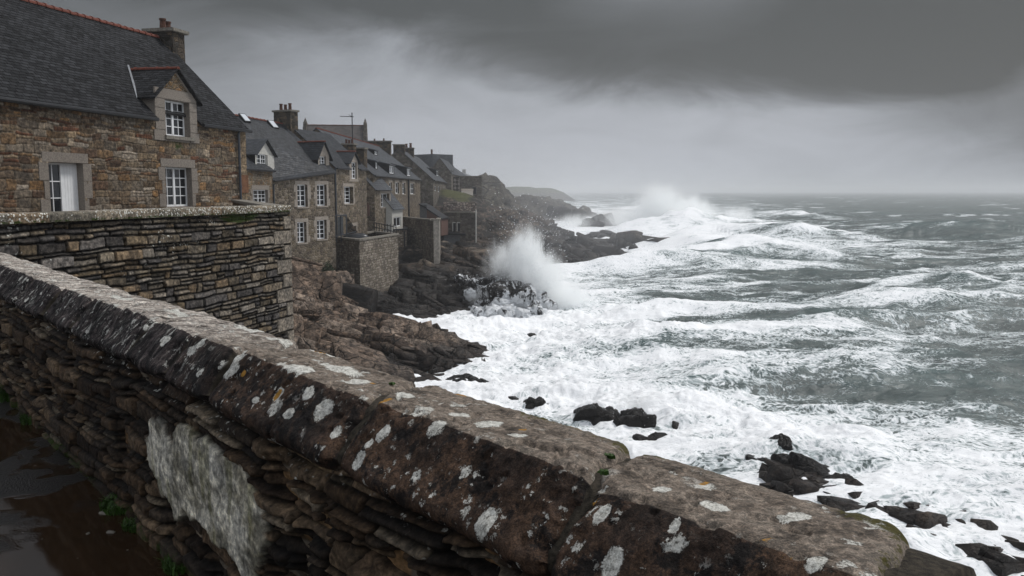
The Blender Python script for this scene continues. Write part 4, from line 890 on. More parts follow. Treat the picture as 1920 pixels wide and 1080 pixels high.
def body():
    ss_ = np.concatenate([np.arange(-.55, 4.2, .0075), np.arange(4.2, 11.2, .014)]); zs = np.arange(-.05, .835, .0075)
    S, Z = np.meshgrid(ss_, zs, indexing='ij'); sh = S.shape; S, Z = S.ravel(), Z.ravel()
    tiltS = S+Z*.25
    r1, r2, d = rubble(tiltS, Z-.03*np.sin(S*2), 5, .062, .20, warp=.20, hv=.7)
    e = sst(d, .002, .013)
    rel = e*.030+(r2-.5)*.034*e+(fbm(S*12, Z*16, None, 3, 4, .6)-.5)*.012+(fbm(S*70, Z*70, None, 9, 3, .6)-.5)*.006
    rel += -.055*sst(fbm(S*3.2, Z*5, None, 33, 3), .60, .72)                        # washed-out hollows
    rel -= .03*sst(Z, .74, .80)
    PP = [hit_us(a, b, (1.135, 0), (1.135, 1)) for a, b in PATCH]; PQ = [(p[1], p[2]) for p in PP]
    wq = .05; sd_ = inpoly(S+(fbm(S*11, Z*11, None, 44, 4)-.5)*wq*2.2, Z+(fbm(S*11, Z*11, None, 48, 4)-.5)*wq*2.2, PQ)
    pm = sst(sd_, -.002, .008)
    rp = .036+(fbm(S*4, Z*8, None, 52, 3)-.5)*.020+(fbm(S*16, Z*34, None, 55, 4)-.5)*.004
    h = hit_us(362, 922, (1.135, 0), (1.135, 1)); hole = np.exp(-(((S-h[1])/.012)**2+((Z-h[2])/.022)**2)); rp = rp-.07*hole
    rel = rel*(1-pm)+rp*pm
    U = 1.165-rel
    cols = palette(r1, [(.026, .018, .013), (.050, .034, .022), (.072, .050, .033), (.040, .031, .024), (.10, .073, .049), (.020, .016, .013), (.14, .115, .085)])
    cols = cols*(.10+.90*e)[:, None]*(.8+.6*r2)[:, None]
    st = .35*fbm(S*7, Z*3.5, None, 61, 4)+.65*fbm(S*5.5, Z*13, None, 62, 6, .66); gg = np.clip((st-.36)*3.2, 0, 1)[:, None]
    pc = np.array([.22, .21, .17])*(1-gg)+np.array([.80, .78, .70])*gg
    gr = sst(fbm(S*18, Z*4, None, 64, 3), .58, .68)[:, None]; pc = pc*(1-gr*.5)+np.array([.13, .13, .05])*gr*.5
    edge = sst(sd_, .05, .0)[:, None]; pc = pc*(1-.45*edge)+np.array([.10, .095, .075])*.45*edge; pc = pc*(1-hole[:, None])+.006*hole[:, None]
    cols = cols*(1-pm[:, None])+pc*pm[:, None]
    moss = (sst(Z, .12, .0)*.34+.16*sst(Z, .4, .1)+.12*sst(fbm(S*2, Z*3, None, 71, 3), .5, .7))*(1-pm)-.03
    lich = (.22+.22*sst(Z, .6, .8))*(1-pm)
    V = np.stack([U, S, Z], 1)
    mesh_np('wall_face', V, gridF(*sh), relief_mat('parapet_rubble', fine=34, lich=.3, bd=.008), par, True, attrs={'lichen': lich, 'moss': moss}, cols={'col': cols})
    MB().box((1.2, -.55, -4.5), (1.56, 11.2, .80)).build('wall_core', WALL_B, par)
    MB().box((1.56, -.55, -4.6), (1.595, 11.2, .81)).build('seaward_face', WALL_B, par)
body()

# ---------------------------------------------------------------- wet paving of the walk
def paving():
    m, g, p, o = newmat('wet_paving'); c = objco(g)
    n = g.noise(c, .95, 4, .55, .3); fine = g.noise(c, 60, 5, .7); grit = g.voro(c, 95, 'F1')
    pud = g.ss(n, .46, .50)
    dry = g.mix(g.noise(c, 2.3, 5, .6), (.008, .007, .0065), (.030, .026, .023)); mud = g.mix(g.noise(c, 3.5, 4), (.018, .011, .006), (.040, .023, .013))
    col = g.mix(pud, dry, mud)
    sp = g.ss(g.voro(g.vm('ADD', c, (3, 1, 0)), 9, 'F1'), .055, .035); col = g.mix(g.m('MULTIPLY', sp, .7), col, (.2, .19, .17))
    g.set(p.inputs['Base Color'], col); g.set(p.inputs['Roughness'], g.lin(pud, 0, 1, .36, .05)); p.inputs['IOR'].default_value = 1.33
    h = g.m('MULTIPLY', g.m('ADD', grit, fine), g.m('SUBTRACT', 1.0, g.m('MULTIPLY', pud, .985)))
    g.set(p.inputs['Normal'], g.bump(h, .6, .006))
    L = lambda u, s: (u*cph-s*sph, u*sph+s*cph, 0)
    mb = MB(); mb.poly([L(-40, -12), L(1.18, -12), L(1.18, 11.0), L(-40, 11.0)])
    tag(mb.build('ground', m), 'wet brown paving with puddles inside the parapet', 'paving', kind='structure')
paving()
TUFT = plain('wet_grass_blade', (.035, .075, .012), .55, .5)
def tuft(u, s, z, n, hgt, label, sp=.05, seed=1):
    rs = np.random.RandomState(seed); mb = MB()
    for _ in range(n):
        a = rs.rand()*6.28; r = rs.rand()**.5*sp; x, y = math.cos(a)*r, math.sin(a)*r*1.6; h = hgt*(.4+.7*rs.rand()); ln = h*(.3+.7*rs.rand()); b = rs.rand()*6.28; w_ = .0025+.003*rs.rand()
        p0 = Vector((x, y, 0)); p1 = p0+Vector((math.cos(b)*ln*.3, math.sin(b)*ln*.3, h*.7)); p2 = p0+Vector((math.cos(b)*ln, math.sin(b)*ln, h)); sd = Vector((-math.sin(b), math.cos(b), 0))*w_
        mb.poly([p0-sd, p0+sd, p1+sd*.8, p1-sd*.8]); mb.poly([p1-sd*.8, p1+sd*.8, p2])
    o = mb.build('grass_tuft', TUFT); o.location = (u*cph-s*sph, u*sph+s*cph, z); o.rotation_euler = (0, 0, PHI); tag(o, label, 'plant', 'weeds growing from the parapet')
def weed(px, py, label, n=90, h=.06, seed=1, mode='G', sp=.04):
    if mode == 'G': P = onz(px, py, 0); u, s, z = to_us(P); u = min(u, 1.13)
    else:
        P = hit_us(px, py, TP_A, TP_B) if mode == 'T' else hit_us(px, py, FR_A, FR_B); u, s, z = P
    tuft(u, s, z-.004, n, h, label, sp, seed)
weed(8, 748, 'large green weed at the wall foot, farthest along the paving', 260, .12, 1, sp=.1); weed(60, 792, 'small bright weed rooted at the wall foot', 160, .07, 2, sp=.05)
weed(235, 950, 'dark weed clump against the wall foot near the puddle', 240, .055, 3, sp=.07); weed(268, 985, 'low green weed just in front of the dark clump', 200, .035, 4, sp=.05); weed(345, 1062, 'weed beside the pale stone chip at the wall foot', 160, .05, 5, sp=.05)
weed(1143, 855, 'tiny green weed in the wide coping joint', 60, .009, 6, 'T', .008); weed(1132, 885, 'green sprig on the face of the wide coping joint', 50, .009, 7, 'F', .007); weed(735, 718, 'minute green sprig on the second coping joint', 40, .007, 8, 'T', .008)
def chip(px, py, sz, seed, label):
    P = onz(px, py, 0); boulder('stone_chip', (P[0], P[1], sz[2]*.3), sz, seed, seed, GRANITE_WORN, label, 'stone chips lying on the paving', 12, .3, cat='stone')
chip(205, 958, (.06, .035, .012), 61, 'flat grey stone chip beside the dark weed clump'); chip(327, 1036, (.022, .03, .016), 62, 'pale squarish stone chip at the wall foot'); chip(208, 999, (.018, .012, .008), 63, 'tiny pale pebble on the rough paving'); chip(165, 1001, (.009, .006, .005), 64, 'minute pebble left of the tiny pale one')

# ---------------------------------------------------------------- facade frame
class Fac:
    def __init__(s, P0, P1, zb):
        s.P0 = np.array([P0[0], P0[1]]); dv = np.array([P1[0]-P0[0], P1[1]-P0[1]]); s.L = float(np.hypot(*dv)); s.d = dv/s.L; s.n = np.array([-s.d[1], s.d[0]]); s.zb = zb; s.rz = math.atan2(s.d[1], s.d[0])
    def hit(s, px, py, v=0.0):
        r = ray(px, py); q = (s.P0+s.n*v); t = ((q-EYE[:2])@s.n)/(r[:2]@s.n); P = EYE+r*t
        return float((P[:2]-s.P0)@s.d), float(P[2]-s.zb)
    def loc(s, v=0): p = s.P0+s.n*v; return (p[0], p[1], s.zb)

# ---------------------------------------------------------------- second garden wall
def garden_wall():
    zt = 1.30; A = onz(-260, 410.5, zt); Cn = W(543, 385.5, 17.8); f = Fac(A[:2], Cn[:2], 0); L = f.L; zb = -4.6
    root = empty('garden_wall', f.loc(), f.rz, label='rough dry-laid stone retaining wall with whitened coping below the first house', cat='wall')
    us = np.arange(0, L+.001, .0145); us[-1] = L; zs = np.arange(-3.2, zt-.125, .0145)
    U, Z = np.meshgrid(us, zs, indexing='ij'); sh = U.shape; U, Z = U.ravel(), Z.ravel()
    r1, r2, d = rubble(U, Z+.012*np.sin(U*1.3), 12, .105, .36, warp=.15, hv=.62)
    # dressed corner stones
    k = np.floor((Z+.4)/.30); zz = (Z+.4)-k*.30; wq = np.where(k % 2 == 0, .30, .62)+.1*(_hash(k, k, k, 3)-.5); q = U > L-wq
    dq = np.minimum(np.minimum(zz, .30-zz), np.abs(U-(L-wq))); r1 = np.where(q, .93+.06*_hash(k, k, k, 4), r1); d = np.where(q, dq, d); r2 = np.where(q, .5+.3*_hash(k, k, k*0, 9), r2)
    e = sst(d, .002, .020); ew = sst(d, .004, .034)
    rel = e*.040+(r2-.45)*.05*e+(fbm(U*9, Z*16, None, 3, 4)-.5)*.026*(1-.7*q)+(fbm(U*40, Z*40, None, 8, 2)-.5)*.008
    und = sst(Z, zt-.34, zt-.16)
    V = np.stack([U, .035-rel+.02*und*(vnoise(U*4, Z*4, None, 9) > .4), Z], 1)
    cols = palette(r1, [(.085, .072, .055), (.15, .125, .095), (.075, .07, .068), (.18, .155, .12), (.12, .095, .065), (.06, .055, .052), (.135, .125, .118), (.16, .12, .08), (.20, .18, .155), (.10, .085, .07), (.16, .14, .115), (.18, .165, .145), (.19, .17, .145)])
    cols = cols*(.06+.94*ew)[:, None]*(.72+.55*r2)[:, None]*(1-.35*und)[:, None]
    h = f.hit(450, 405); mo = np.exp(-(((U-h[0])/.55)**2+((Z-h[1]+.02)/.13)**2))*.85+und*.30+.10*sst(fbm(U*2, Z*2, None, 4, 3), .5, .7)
    lich = .06+.36*sst(fbm(U*1.3, Z*1.8, None, 6, 3), .48, .75)*sst(Z, -1.2, .9)
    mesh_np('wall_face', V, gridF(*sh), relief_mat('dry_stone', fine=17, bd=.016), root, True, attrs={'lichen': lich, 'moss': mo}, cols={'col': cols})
    MB().box((-.3, .05, zb), (L-.004, .55, zt-.12)).build('wall_core', WALL_B, root)
    MB().box((0, .046, zb), (L-.002, .12, -3.1)).build('wall_foot', WALL_B, root)
    # coping stones, each with its own length
    rs = np.random.RandomState(3); x = -.2; cm = relief_mat('garden_coping', fine=22, bd=.012)
    while x < L-.1:
        w_ = min(rs.uniform(.32, .85), L+.02-x); x1 = x+w_-.008
        if L-x1 < .25: x1 = L+.02
        n1, n2 = max(6, int((x1-x)/.02)), 34; th = .125+rs.uniform(-.006, .008)
        a = [(-.045, 0), (-.05, th*.75), (-.035, th), (.2, th+.004), (.56, th)]; A2 = np.array(a); LL = np.concatenate([[0], np.cumsum(np.hypot(*np.diff(A2, axis=0).T))]); q = np.linspace(0, LL[-1], n2)
        pv, pz = np.interp(q, LL, A2[:, 0]), np.interp(q, LL, A2[:, 1])
        X, K = np.meshgrid(np.linspace(x, x1, n1), np.arange(n2), indexing='ij'); ed = np.minimum(X-x, x1-X); er = .014*np.exp(-ed/.012)
        dn = (fbm(X*14, pv[K]*14, pz[K]*14, 6, 3)-.5)*.016-er
        Vv = np.stack([X, pv[K]-dn, zt-.122+pz[K]+dn*.6], -1).reshape(-1, 3); xm = (x+x1)/2/L
        li = (.46+.45*vnoise(np.array([xm*9.]), np.array([.5]), None, 5)[0])+.35*sst((Vv[:, 0]/L), .5, .95)*rs.uniform(.3, 1)-.25*(xm < .45); c0 = np.array([(.15, .13, .10), (.19, .165, .13), (.13, .12, .10), (.17, .13, .09)][rs.randint(4)])
        mesh_np('coping_stone', Vv, gridF(n1, n2), cm, root, True, attrs={'lichen': li, 'moss': .25*sst(pv[K].ravel(), -.02, -.05)+.28*(pz[K].ravel() < .03)}, cols={'col': np.tile(c0, (len(Vv), 1))})
        x += w_
    # return wall towards the house
    B2 = W(455, 381, 31.0); g2 = Fac(Cn[:2], B2[:2], 0); r2_ = empty('return_wall', g2.loc(), g2.rz, label='thin low wall running back from the garden wall corner to the house', cat='wall')
    MB().box((0, 0, -4.6), (g2.L, .35, zt-.10)).build('wall_face', WALL_B, r2_); MB().box((-.03, -.05, zt-.1+.002), (g2.L+.03, .4, zt-.01)).build('coping', GRANITE_WORN, r2_, bevel=.015)
    # terrace ground behind
    mb = MB(); t = f; P = lambda u, v: (*(f.P0+f.d*u+f.n*v), 0)
    mb.poly([(-60, 5, -.004), P(-1, .3), P(L-.3, .3), tuple(g2.P0+g2.d*g2.L)+(-.004,), (-60, 40, -.004)])
    tag(mb.build('terrace_ground', plain('terrace_gravel', (.12, .10, .08), .8, .3)), 'gravel terrace behind the garden wall', 'ground', kind='structure')
garden_wall()
# ---------------------------------------------------------------- buildings
def tubeb(name, pts, r, mat, parent, n=8): return MB().tube(pts, r, n).build(name, mat, parent, True)
class Building:
    def __init__(s, name, label, a, b, zb, eave, D, ridge, wall, roof, pyr=358, group=None, over=.15, cat='house', ridge_mat=None, ext=(0, 0), cuts=(), gables=True, back=True, front=True, verge=.12, thick=.07):
        s.f = Fac(W(a[0], pyr, a[1]), W(b[0], pyr, b[1]), zb); s.root = empty(name, s.f.loc(), s.f.rz, label=label, cat=cat, group=group)
        s.zb = zb; s.L = s.f.L; s.eL, s.eR = eave[0]-zb, eave[1]-zb; s.D = D; s.rL, s.rR = ridge[0]-zb, ridge[1]-zb; s.wall = wall; s.roof = roof
        s.open = []; s.over = over; s.ridge_mat = ridge_mat; s.ext = ext; s.cuts = list(cuts); s.front = front; s.back = back; s.verge = verge; s.thick = thick; s.skiproof = False; s.skipwall = False
    def ez(s, u): return s.eL+(s.eR-s.eL)*u/s.L
    def rz_(s, u): return s.rL+(s.rR-s.rL)*u/s.L
    def roofz(s, u, v): return s.ez(u)+(s.rz_(u)-s.ez(u))*v/s.D
    def roofhit(s, px, py):
        r = ray(px, py); E0 = EYE[:2]-s.f.P0; lo, hi = 5.0, 400.0
        def F(t):
            P = E0+r[:2]*t; u, v = float(P@s.f.d), float(P@s.f.n); z = EYE[2]+r[2]*t-s.zb; return z-s.roofz(u, v), u, v
        prev = F(lo)[0]; t = lo
        while t < hi:
            t2 = t+.25; c = F(t2)
            if prev > 0 >= c[0] and -1 <= c[2] <= s.D+.3:
                return c[1], c[2]
            prev = c[0]; t = t2
        return None
    def win(s, x0, y0, x1, y1, rows=4, cols=2, depth=.18, surround=True, far=False, v=0, door=None, name='window', frame=WHITE):
        u0, z1 = s.f.hit(x0, y0, v); u1, _ = s.f.hit(x1, y0, v); _, z0 = s.f.hit(x0, y1, v)
        s.open.append((u0, u1, z0, z1)); make_window(s.root, u0, u1, z0, z1, v, rows, cols, depth, surround, far, door, name, frame); return u0, u1, z0, z1
    def finish(s):
        f, L, D = s.f, s.L, s.D
        if not s.skipwall:
            mb = MB()
            zt = min(s.eL, s.eR)
            if s.front: wall_panel(mb, 0, L, 0, zt, s.open, lambda u, z, v=0: (u, v, z))
            if abs(s.eL-s.eR) > 1e-3 and s.front:
                mb.poly([(0, 0, zt), (L, 0, zt), (L, 0, s.eR), (0, 0, s.eL)] if False else [p for p in [(0, 0, zt), (L, 0, zt), (L, 0, s.eR), (0, 0, s.eL)]])
            for (u, e, r) in ((0, s.eL, s.rL), (L, s.eR, s.rR)):
                mb.poly([(u, 2*D, 0), (u, 0, 0), (u, 0, e), (u, D, r-.04), (u, 2*D, e)])
            mb.poly([(L, 2*D, 0), (0, 2*D, 0), (0, 2*D, s.eL), (L, 2*D, s.eR)])
            mb.build('wall', s.wall, s.root)
        if not s.skiproof:
            mb = MB(); o, vg, t = s.over, s.verge, s.thick
            us = sorted(set([-vg, L+vg]+[c for cc in s.cuts for c in cc]))
            def P(u, v, dz=0):
                if v <= D: z = s.roofz(u, v)
                else: z = s.roofz(u, 2*D-v)
                e = (s.ext[0]*(min(v, 2*D-v)/D)*max(0, 1-u/L) , s.ext[1]*(min(v, 2*D-v)/D)*max(0, u/L))
                return (u-e[0]+e[1], v, z+dz)
            for a_, b_ in zip(us, us[1:]):
                mid = (a_+b_)/2; cut = any(c0 <= mid <= c1 for c0, c1 in s.cuts); v0 = .12 if cut else -o
                for va, vb in ((v0, D), (D, 2*D+o)):
                    A_, B_, C_, D_ = P(a_, va), P(b_, va), P(b_, vb), P(a_, vb)
                    sl = math.hypot(D, s.rL-s.eL)/D; uv = [(a_, va*sl), (b_, va*sl), (b_, vb*sl), (a_, vb*sl)]
                    up = [tuple(np.array(q)+(0, 0, t)) for q in (A_, B_, C_, D_)]
                    mb.poly(up, uv); mb.poly([D_, C_, B_, A_]); mb.poly([A_, B_, up[1], up[0]]); mb.poly([C_, D_, up[3], up[2]]); mb.poly([B_, C_, up[2], up[1]]); mb.poly([D_, A_, up[0], up[3]])
            rf = mb.build('roof', s.roof, s.root)
            if s.ridge_mat:
                A_, B_ = np.array(P(-vg, D, t)), np.array(P(L+vg, D, t)); ridge_tiles(A_, B_, s.ridge_mat, s.root)
        return s
    def gutter(s, segs, r=.06, mat=None):
        mb = MB()
        for a_, b_ in segs:
            z = lambda u: s.roofz(u, -s.over)+.02
            mb = MB(); mb.tube([(a_, -s.over-.04, z(a_)), ((a_+b_)/2, -s.over-.04, z((a_+b_)/2)), (b_, -s.over-.04, z(b_))], r, 8)
            mb.build('gutter', mat or DARKMET, s.root, True)
    def pipe(s, px, y0, y1, r=.05, mat=None, v=-.09, bend=True):
        u, z1 = s.f.hit(px, y0, v); _, z0 = s.f.hit(px, y1, v)
        pts = [(u, v, z0), (u, v, (z0+z1)/2), (u, v, z1-.1)]+([(u, v-.08, z1)] if bend else [])
        mb = MB(); mb.tube(pts, r, 8)
        for k in range(1, 4): zz = z0+(z1-z0)*k/4; mb.tube([(u, v, zz-.03), (u, v, zz+.03)], r*1.35, 8)
        mb.build('downpipe', mat or ZINC, s.root, True)
    def chimney(s, u, v, lu, lv, z0, z1, pots=2, mat=CHIM, cap=.10, pot_h=.35, pr=.11, potmat=POT, along='u'):
        mb = MB(); mb.box((u-lu/2, v-lv/2, z0), (u+lu/2, v+lv/2, z1-.14))
        c = mb.build('chimney', mat, s.root, bevel=.012)
        MB().box((u-lu/2-cap, v-lv/2-cap, z1-.14+.002), (u+lu/2+cap, v+lv/2+cap, z1)).build('chimney_cap', GRANITE_WORN, c, bevel=.02)
        for i in range(pots):
            t = (i+.5)/pots-.5; pu, pv = (u+t*lu*.8, v) if along == 'u' else (u, v+t*lv*.8); h = pot_h*(1 if i % 2 == 0 else .85)
            MB().tube([(pu, pv, z1+.002), (pu, pv, z1+h*.85)], pr, 10, pr*.82).tube([(pu, pv, z1+h*.85), (pu, pv, z1+h)], pr*1.05, 10).build('chimney_pot', potmat, c, True)
        return c
    def skylight(s, px0, py0, px1, py1, lab=None):
        h = s.roofhit((px0+px1)/2, (py0+py1)/2)
        if not h: return
        u, v = h; sl = (s.rL-s.eL)/s.D; nz = np.array([0, -sl, 1])/math.hypot(sl, 1); hw, hv = .30, .42
        P = lambda du, dv, k: tuple(np.array((u+du, v+dv/math.hypot(1, sl), s.roofz(u, v)+dv/math.hypot(1, sl)*sl+s.thick))+nz*k)
        w_ = MB().hexa([P(-hw, -hv, -.05), P(hw, -hv, -.05), P(hw, hv, -.05), P(-hw, hv, -.05), P(-hw, -hv, .07), P(hw, -hv, .07), P(hw, hv, .07), P(-hw, hv, .07)]).build('skylight', DARKMET, s.root)
        k = .07; MB().hexa([P(-hw+k, -hv+k, .05), P(hw-k, -hv+k, .05), P(hw-k, hv-k, .05), P(-hw+k, hv-k, .05), P(-hw+k, -hv+k, .075), P(hw-k, -hv+k, .075), P(hw-k, hv-k, .075), P(-hw+k, hv-k, .075)]).build('pane', SKYPANE, w_)
    def gable_dormer(s, x0, x1, ya, ye, yb, w, v0=0.0, mat=None, ridge=True, rows=4, cols=2, frame=WHITE, over=.14, far=False, roofmat=None, surround=True, cheek=None, xa=None, depth=.16):
        u0, ze = s.f.hit(x0, ye, v0); u1, _ = s.f.hit(x1, ye, v0); um = (u0+u1)/2; xa = xa or (x0+x1)/2; _, za = s.f.hit(xa, ya, v0); _, zb = s.f.hit(x0, yb, v0)
        d = s.root; mat = mat or s.wall
        wu0, wz1 = s.f.hit(w[0], w[1], v0); wu1, _ = s.f.hit(w[2], w[1], v0); _, wz0 = s.f.hit(w[0], w[3], v0)
        vb = lambda z: max(v0+.3, (z-s.ez(um))/((s.rz_(um)-s.ez(um))/s.D)+.25)
        wu0 = max(wu0, u0+.08); wu1 = min(wu1, u1-.08)
        mb = MB(); wall_panel(mb, u0, u1, zb, ze, [(wu0, wu1, wz0, min(wz1, ze-.01))], lambda u, z, v=0: (u, v0+v-.004, z))
        mb.poly([(u0, v0-.004, ze), (u1, v0-.004, ze), (um, v0-.004, za)])
        dm = mb.build('dormer', mat, d)
        for u in (u0, u1): MB().poly([(u, v0, zb), (u, vb(zb), zb), (u, vb(ze), ze), (u, v0, ze)]).build('dormer_cheek', cheek or mat, dm)
        r = MB(); o = over; k = (za-ze)/(um-u0)
        for sgn, ue in ((-1, u0), (1, u1)):
            eo = ue+sgn*o; zo = ze-o*k; th = .06
            lo = [(eo, v0-o, zo), (um, v0-o, za), (um, vb(za), za), (eo, vb(zo), zo)]; hi = [tuple(np.array(q)+(0, 0, th)) for q in lo]
            sl = math.hypot(1, k)*abs(um-eo); r.poly(hi if sgn < 0 else hi[::-1], [(lo[0][1], 0), (lo[1][1], sl), (lo[2][1], sl), (lo[3][1], 0)] if sgn < 0 else [(lo[3][1], 0), (lo[2][1], sl), (lo[1][1], sl), (lo[0][1], 0)])
            r.poly(lo[::-1]); r.poly([lo[0], lo[1], hi[1], hi[0]]); r.poly([lo[0], hi[0], hi[3], lo[3]])
        r.build('dormer_roof', roofmat or s.roof, dm)
        if ridge: ridge_tiles(np.array((um, v0-o, za+.06)), np.array((um, vb(za), za+.06)), ridge, dm, r=.085, name='ridge_tiles')
        make_window(dm, wu0, wu1, wz0, min(wz1, ze-.01), v0, rows, cols, depth, False, far, None, 'dormer_window', frame)
        if v0 < .05: s.open.append((u0+.02, u1-.02, zb+.02, min(s.ez(u0), s.ez(u1))-.001, 1))
        s.dorm = (u0, u1, um, ze, za, zb, wu0, wu1, wz0, wz1); return dm
    def box_dormer(s, x0, x1, y0, y1, frame=WHITE, cols=2, slope=.25, mat=None):
        h = s.roofhit(x0, y1)
        if not h: return None
        u0, v0 = h; z0 = s.roofz(u0, v0)-.1; u1, _ = s.f.hit(x1, y1, v0); _, z1 = s.f.hit(x0, y0, v0)
        ksl = (s.rL-s.eL)/s.D; vb = v0+(z1-z0)/(ksl-slope)+.2 if ksl > slope+.1 else v0+3
        mb = MB()
        for u in (u0, u1): mb.poly([(u, v0, z0), (u, vb, z1+slope*(vb-v0)), (u, v0, z1)])
        wall_panel(mb, u0, u1, z0, z1, [(u0+.12, u1-.12, z0+.25, z1-.08)], lambda u, z, v=0: (u, v0+v, z))
        dm = mb.build('dormer', mat or SLATE_HUNG, s.root)
        lo = [(u0-.12, v0-.15, z1-.15*slope), (u1+.12, v0-.15, z1-.15*slope), (u1+.12, vb, z1+slope*(vb-v0)), (u0-.12, vb, z1+slope*(vb-v0))]
        MB().hexa(lo+[tuple(np.array(q)+(0, 0, .1)) for q in lo]).build('dormer_roof', s.roof, dm)
        make_window(dm, u0+.12, u1-.12, z0+.25, z1-.08, v0, 1, cols, .04, False, True, None, 'dormer_window', frame); return dm
SKYPANE, _g, _p, _o = newmat('skylight_glass'); _p.inputs['Base Color'].default_value = (.55, .58, .62, 1); _p.inputs['Roughness'].default_value = .12

def wall_panel(mb, u0, u1, z0, z1, opens, P, depth=.25):
    us = sorted(set([u0, u1]+[min(max(c, u0), u1) for o in opens for c in o[:2]])); zs = sorted(set([z0, z1]+[min(max(c, z0), z1) for o in opens for c in o[2:4]]))
    for a, b in zip(us, us[1:]):
        for c, d in zip(zs, zs[1:]):
            if b-a < 1e-5 or d-c < 1e-5: continue
            mu, mz = (a+b)/2, (c+d)/2
            if any(o[0] < mu < o[1] and o[2] < mz < o[3] for o in opens): continue
            mb.poly([P(a, c), P(b, c), P(b, d), P(a, d)], [(a, c), (b, c), (b, d), (a, d)])
    for o in opens:
        if len(o) > 4: continue
        a, b, c, d = o[:4]
        for q in (((a, c), (a, d)), ((a, d), (b, d)), ((b, d), (b, c)), ((b, c), (a, c))):
            (p0, p1), (p2, p3) = q; mb.poly([P(p0, p1), P(p2, p3), P(p2, p3, depth), P(p0, p1, depth)])
def make_window(parent, u0, u1, z0, z1, v, rows, cols, depth, surround, far, door=None, name='window', frame=WHITE):
    fw = .055 if not far else .07; vv = v+depth; mb = MB(); t = .05
    mb.box((u0, vv, z0), (u0+fw, vv+t, z1)); mb.box((u1-fw, vv, z0), (u1, vv+t, z1)); mb.box((u0+fw, vv, z1-fw), (u1-fw, vv+t, z1)); mb.box((u0+fw, vv, z0), (u1-fw, vv+t, z0+fw*1.2))
    a, b, c, d = u0+fw, u1-fw, z0+fw*1.2, z1-fw
    if door == 'half':                       # right leaf is a solid white shutter panel
        m_ = a+(b-a)*.52; mb.box((m_-.03, vv-.012, c), (m_+.03, vv+t-.004, d))
        mb.box((m_+.03, vv+.006, c), (b, vv+t-.006, d)); n = 5
        for i in range(1, n): x = m_+.03+(b-m_-.03)*i/n; mb.box((x-.004, vv+.001, c), (x+.004, vv+.004, d))
        px = [(a, m_-.03)]
    elif cols == 2 and not far:
        m_ = (a+b)/2; mb.box((m_-.05, vv-.012, c), (m_+.05, vv+t-.004, d)); px = [(a, m_-.05), (m_+.05, b)]
    elif cols >= 2:
        m_ = (a+b)/2; mb.box((m_-.035, vv-.01, c), (m_+.035, vv+t-.004, d)); px = [(a, m_-.035), (m_+.035, b)]
    else: px = [(a, b)]
    for (p, q) in px:
        if not far:
            mid = (p+q)/2; mb.box((mid-.014, vv+.008, c), (mid+.014, vv+t-.008, d))
        for k in range(1, rows):
            z = c+(d-c)*k/rows; h = .014 if not far else .02; mb.box((p, vv+.009, z-h), (q, vv+t-.009, z+h))
    w = mb.build(name, frame, parent)
    gl = MB().poly([(a, vv+.03, c), (b, vv+.03, c), (b, vv+.03, d), (a, vv+.03, d)]); gl.build('pane', GLASS, w)
    if not far and not door:   # drawn net curtain edges behind the glass
        cu = MB(); n = 7
        for s0, s1 in ((a, a+(b-a)*.20), (b-(b-a)*.20, b)):
            for i in range(n):
                x0_, x1_ = s0+(s1-s0)*i/n, s0+(s1-s0)*(i+1)/n; y0_, y1_ = vv+.10+.02*(i % 2), vv+.10+.02*((i+1) % 2); cu.poly([(x0_, y0_, c), (x1_, y1_, c), (x1_, y1_, d), (x0_, y0_, d)])
    if surround:
        rs = np.random.RandomState(int(abs(u0*100)) % 999); sb = MB(); pr = -.014; G = GRANITE if not far else GRANITE_FAR
        k = .9 if not far else .8
        nst = 3; hs = (z1-z0)/nst
        lw = [.40, .22, .40] if int(u0*10) % 2 else [.25, .42, .25]
        for side in (0, 1):
            for i in range(nst):
                wdt = lw[(i+side) % 3]*k; zz0 = z0+i*hs+.006; zz1 = z0+(i+1)*hs-.006
                xa, xb = (u0-wdt, u0-.001) if side == 0 else (u1+.001, u1+wdt)
                sb.hexa([(xa, v+pr, zz0), (xb, v+pr, zz0), (xb, v+.05, zz0), (xa, v+.05, zz0), (xa, v+pr, zz1), (xb, v+pr, zz1), (xb, v+.05, zz1), (xa, v+.05, zz1)])
        sb.box((u0-.26*k, v+pr-.004, z1+.006), (u1+.26*k, v+.05, z1+.32*k)); sb.box((u0-.08, v-.05, z0-.10), (u1+.08, v+depth+.02, z0-.002))
        # granite lining of the reveal
        for x in ((u0+.0015, u1-.0015) if not far else ()): sb.poly([(x, v+pr, z0), (x, v+depth, z0), (x, v+depth, z1), (x, v+pr, z1)])
        sb.build('surround', G, w, bevel=.006 if not far else 0)
    return w
def ridge_tiles(A, B, mat, parent, r=.11, name='ridge_tiles'):
    A, B = np.array(A), np.array(B); L = float(np.linalg.norm(B-A)); n = max(2, int(L/.36)); d = (B-A)/L; mb = MB(); side = np.cross(d, (0, 0, 1)); side /= np.linalg.norm(side); up = np.cross(side, d)
    for i in range(n):
        p0, p1 = A+d*L*i/n, A+d*(L*(i+1)/n+.03); jig = ((i*37) % 7-3)*.0022
        for (q0, q1, rr) in ((p0, p1, r), (p1-d*.07, p1, r*1.22)):
            ring = []
            for q in (q0, q1): ring.append([tuple(q+side*math.cos(t)*rr+up*(math.sin(t)*rr*.9-r*.45+jig)) for t in np.linspace(-.2, math.pi+.2, 9)])
            for k in range(8): mb.poly([ring[0][k], ring[0][k+1], ring[1][k+1], ring[1][k]])
            mb.poly(ring[0]); mb.poly(ring[1][::-1])
    return mb.build(name, mat, parent)

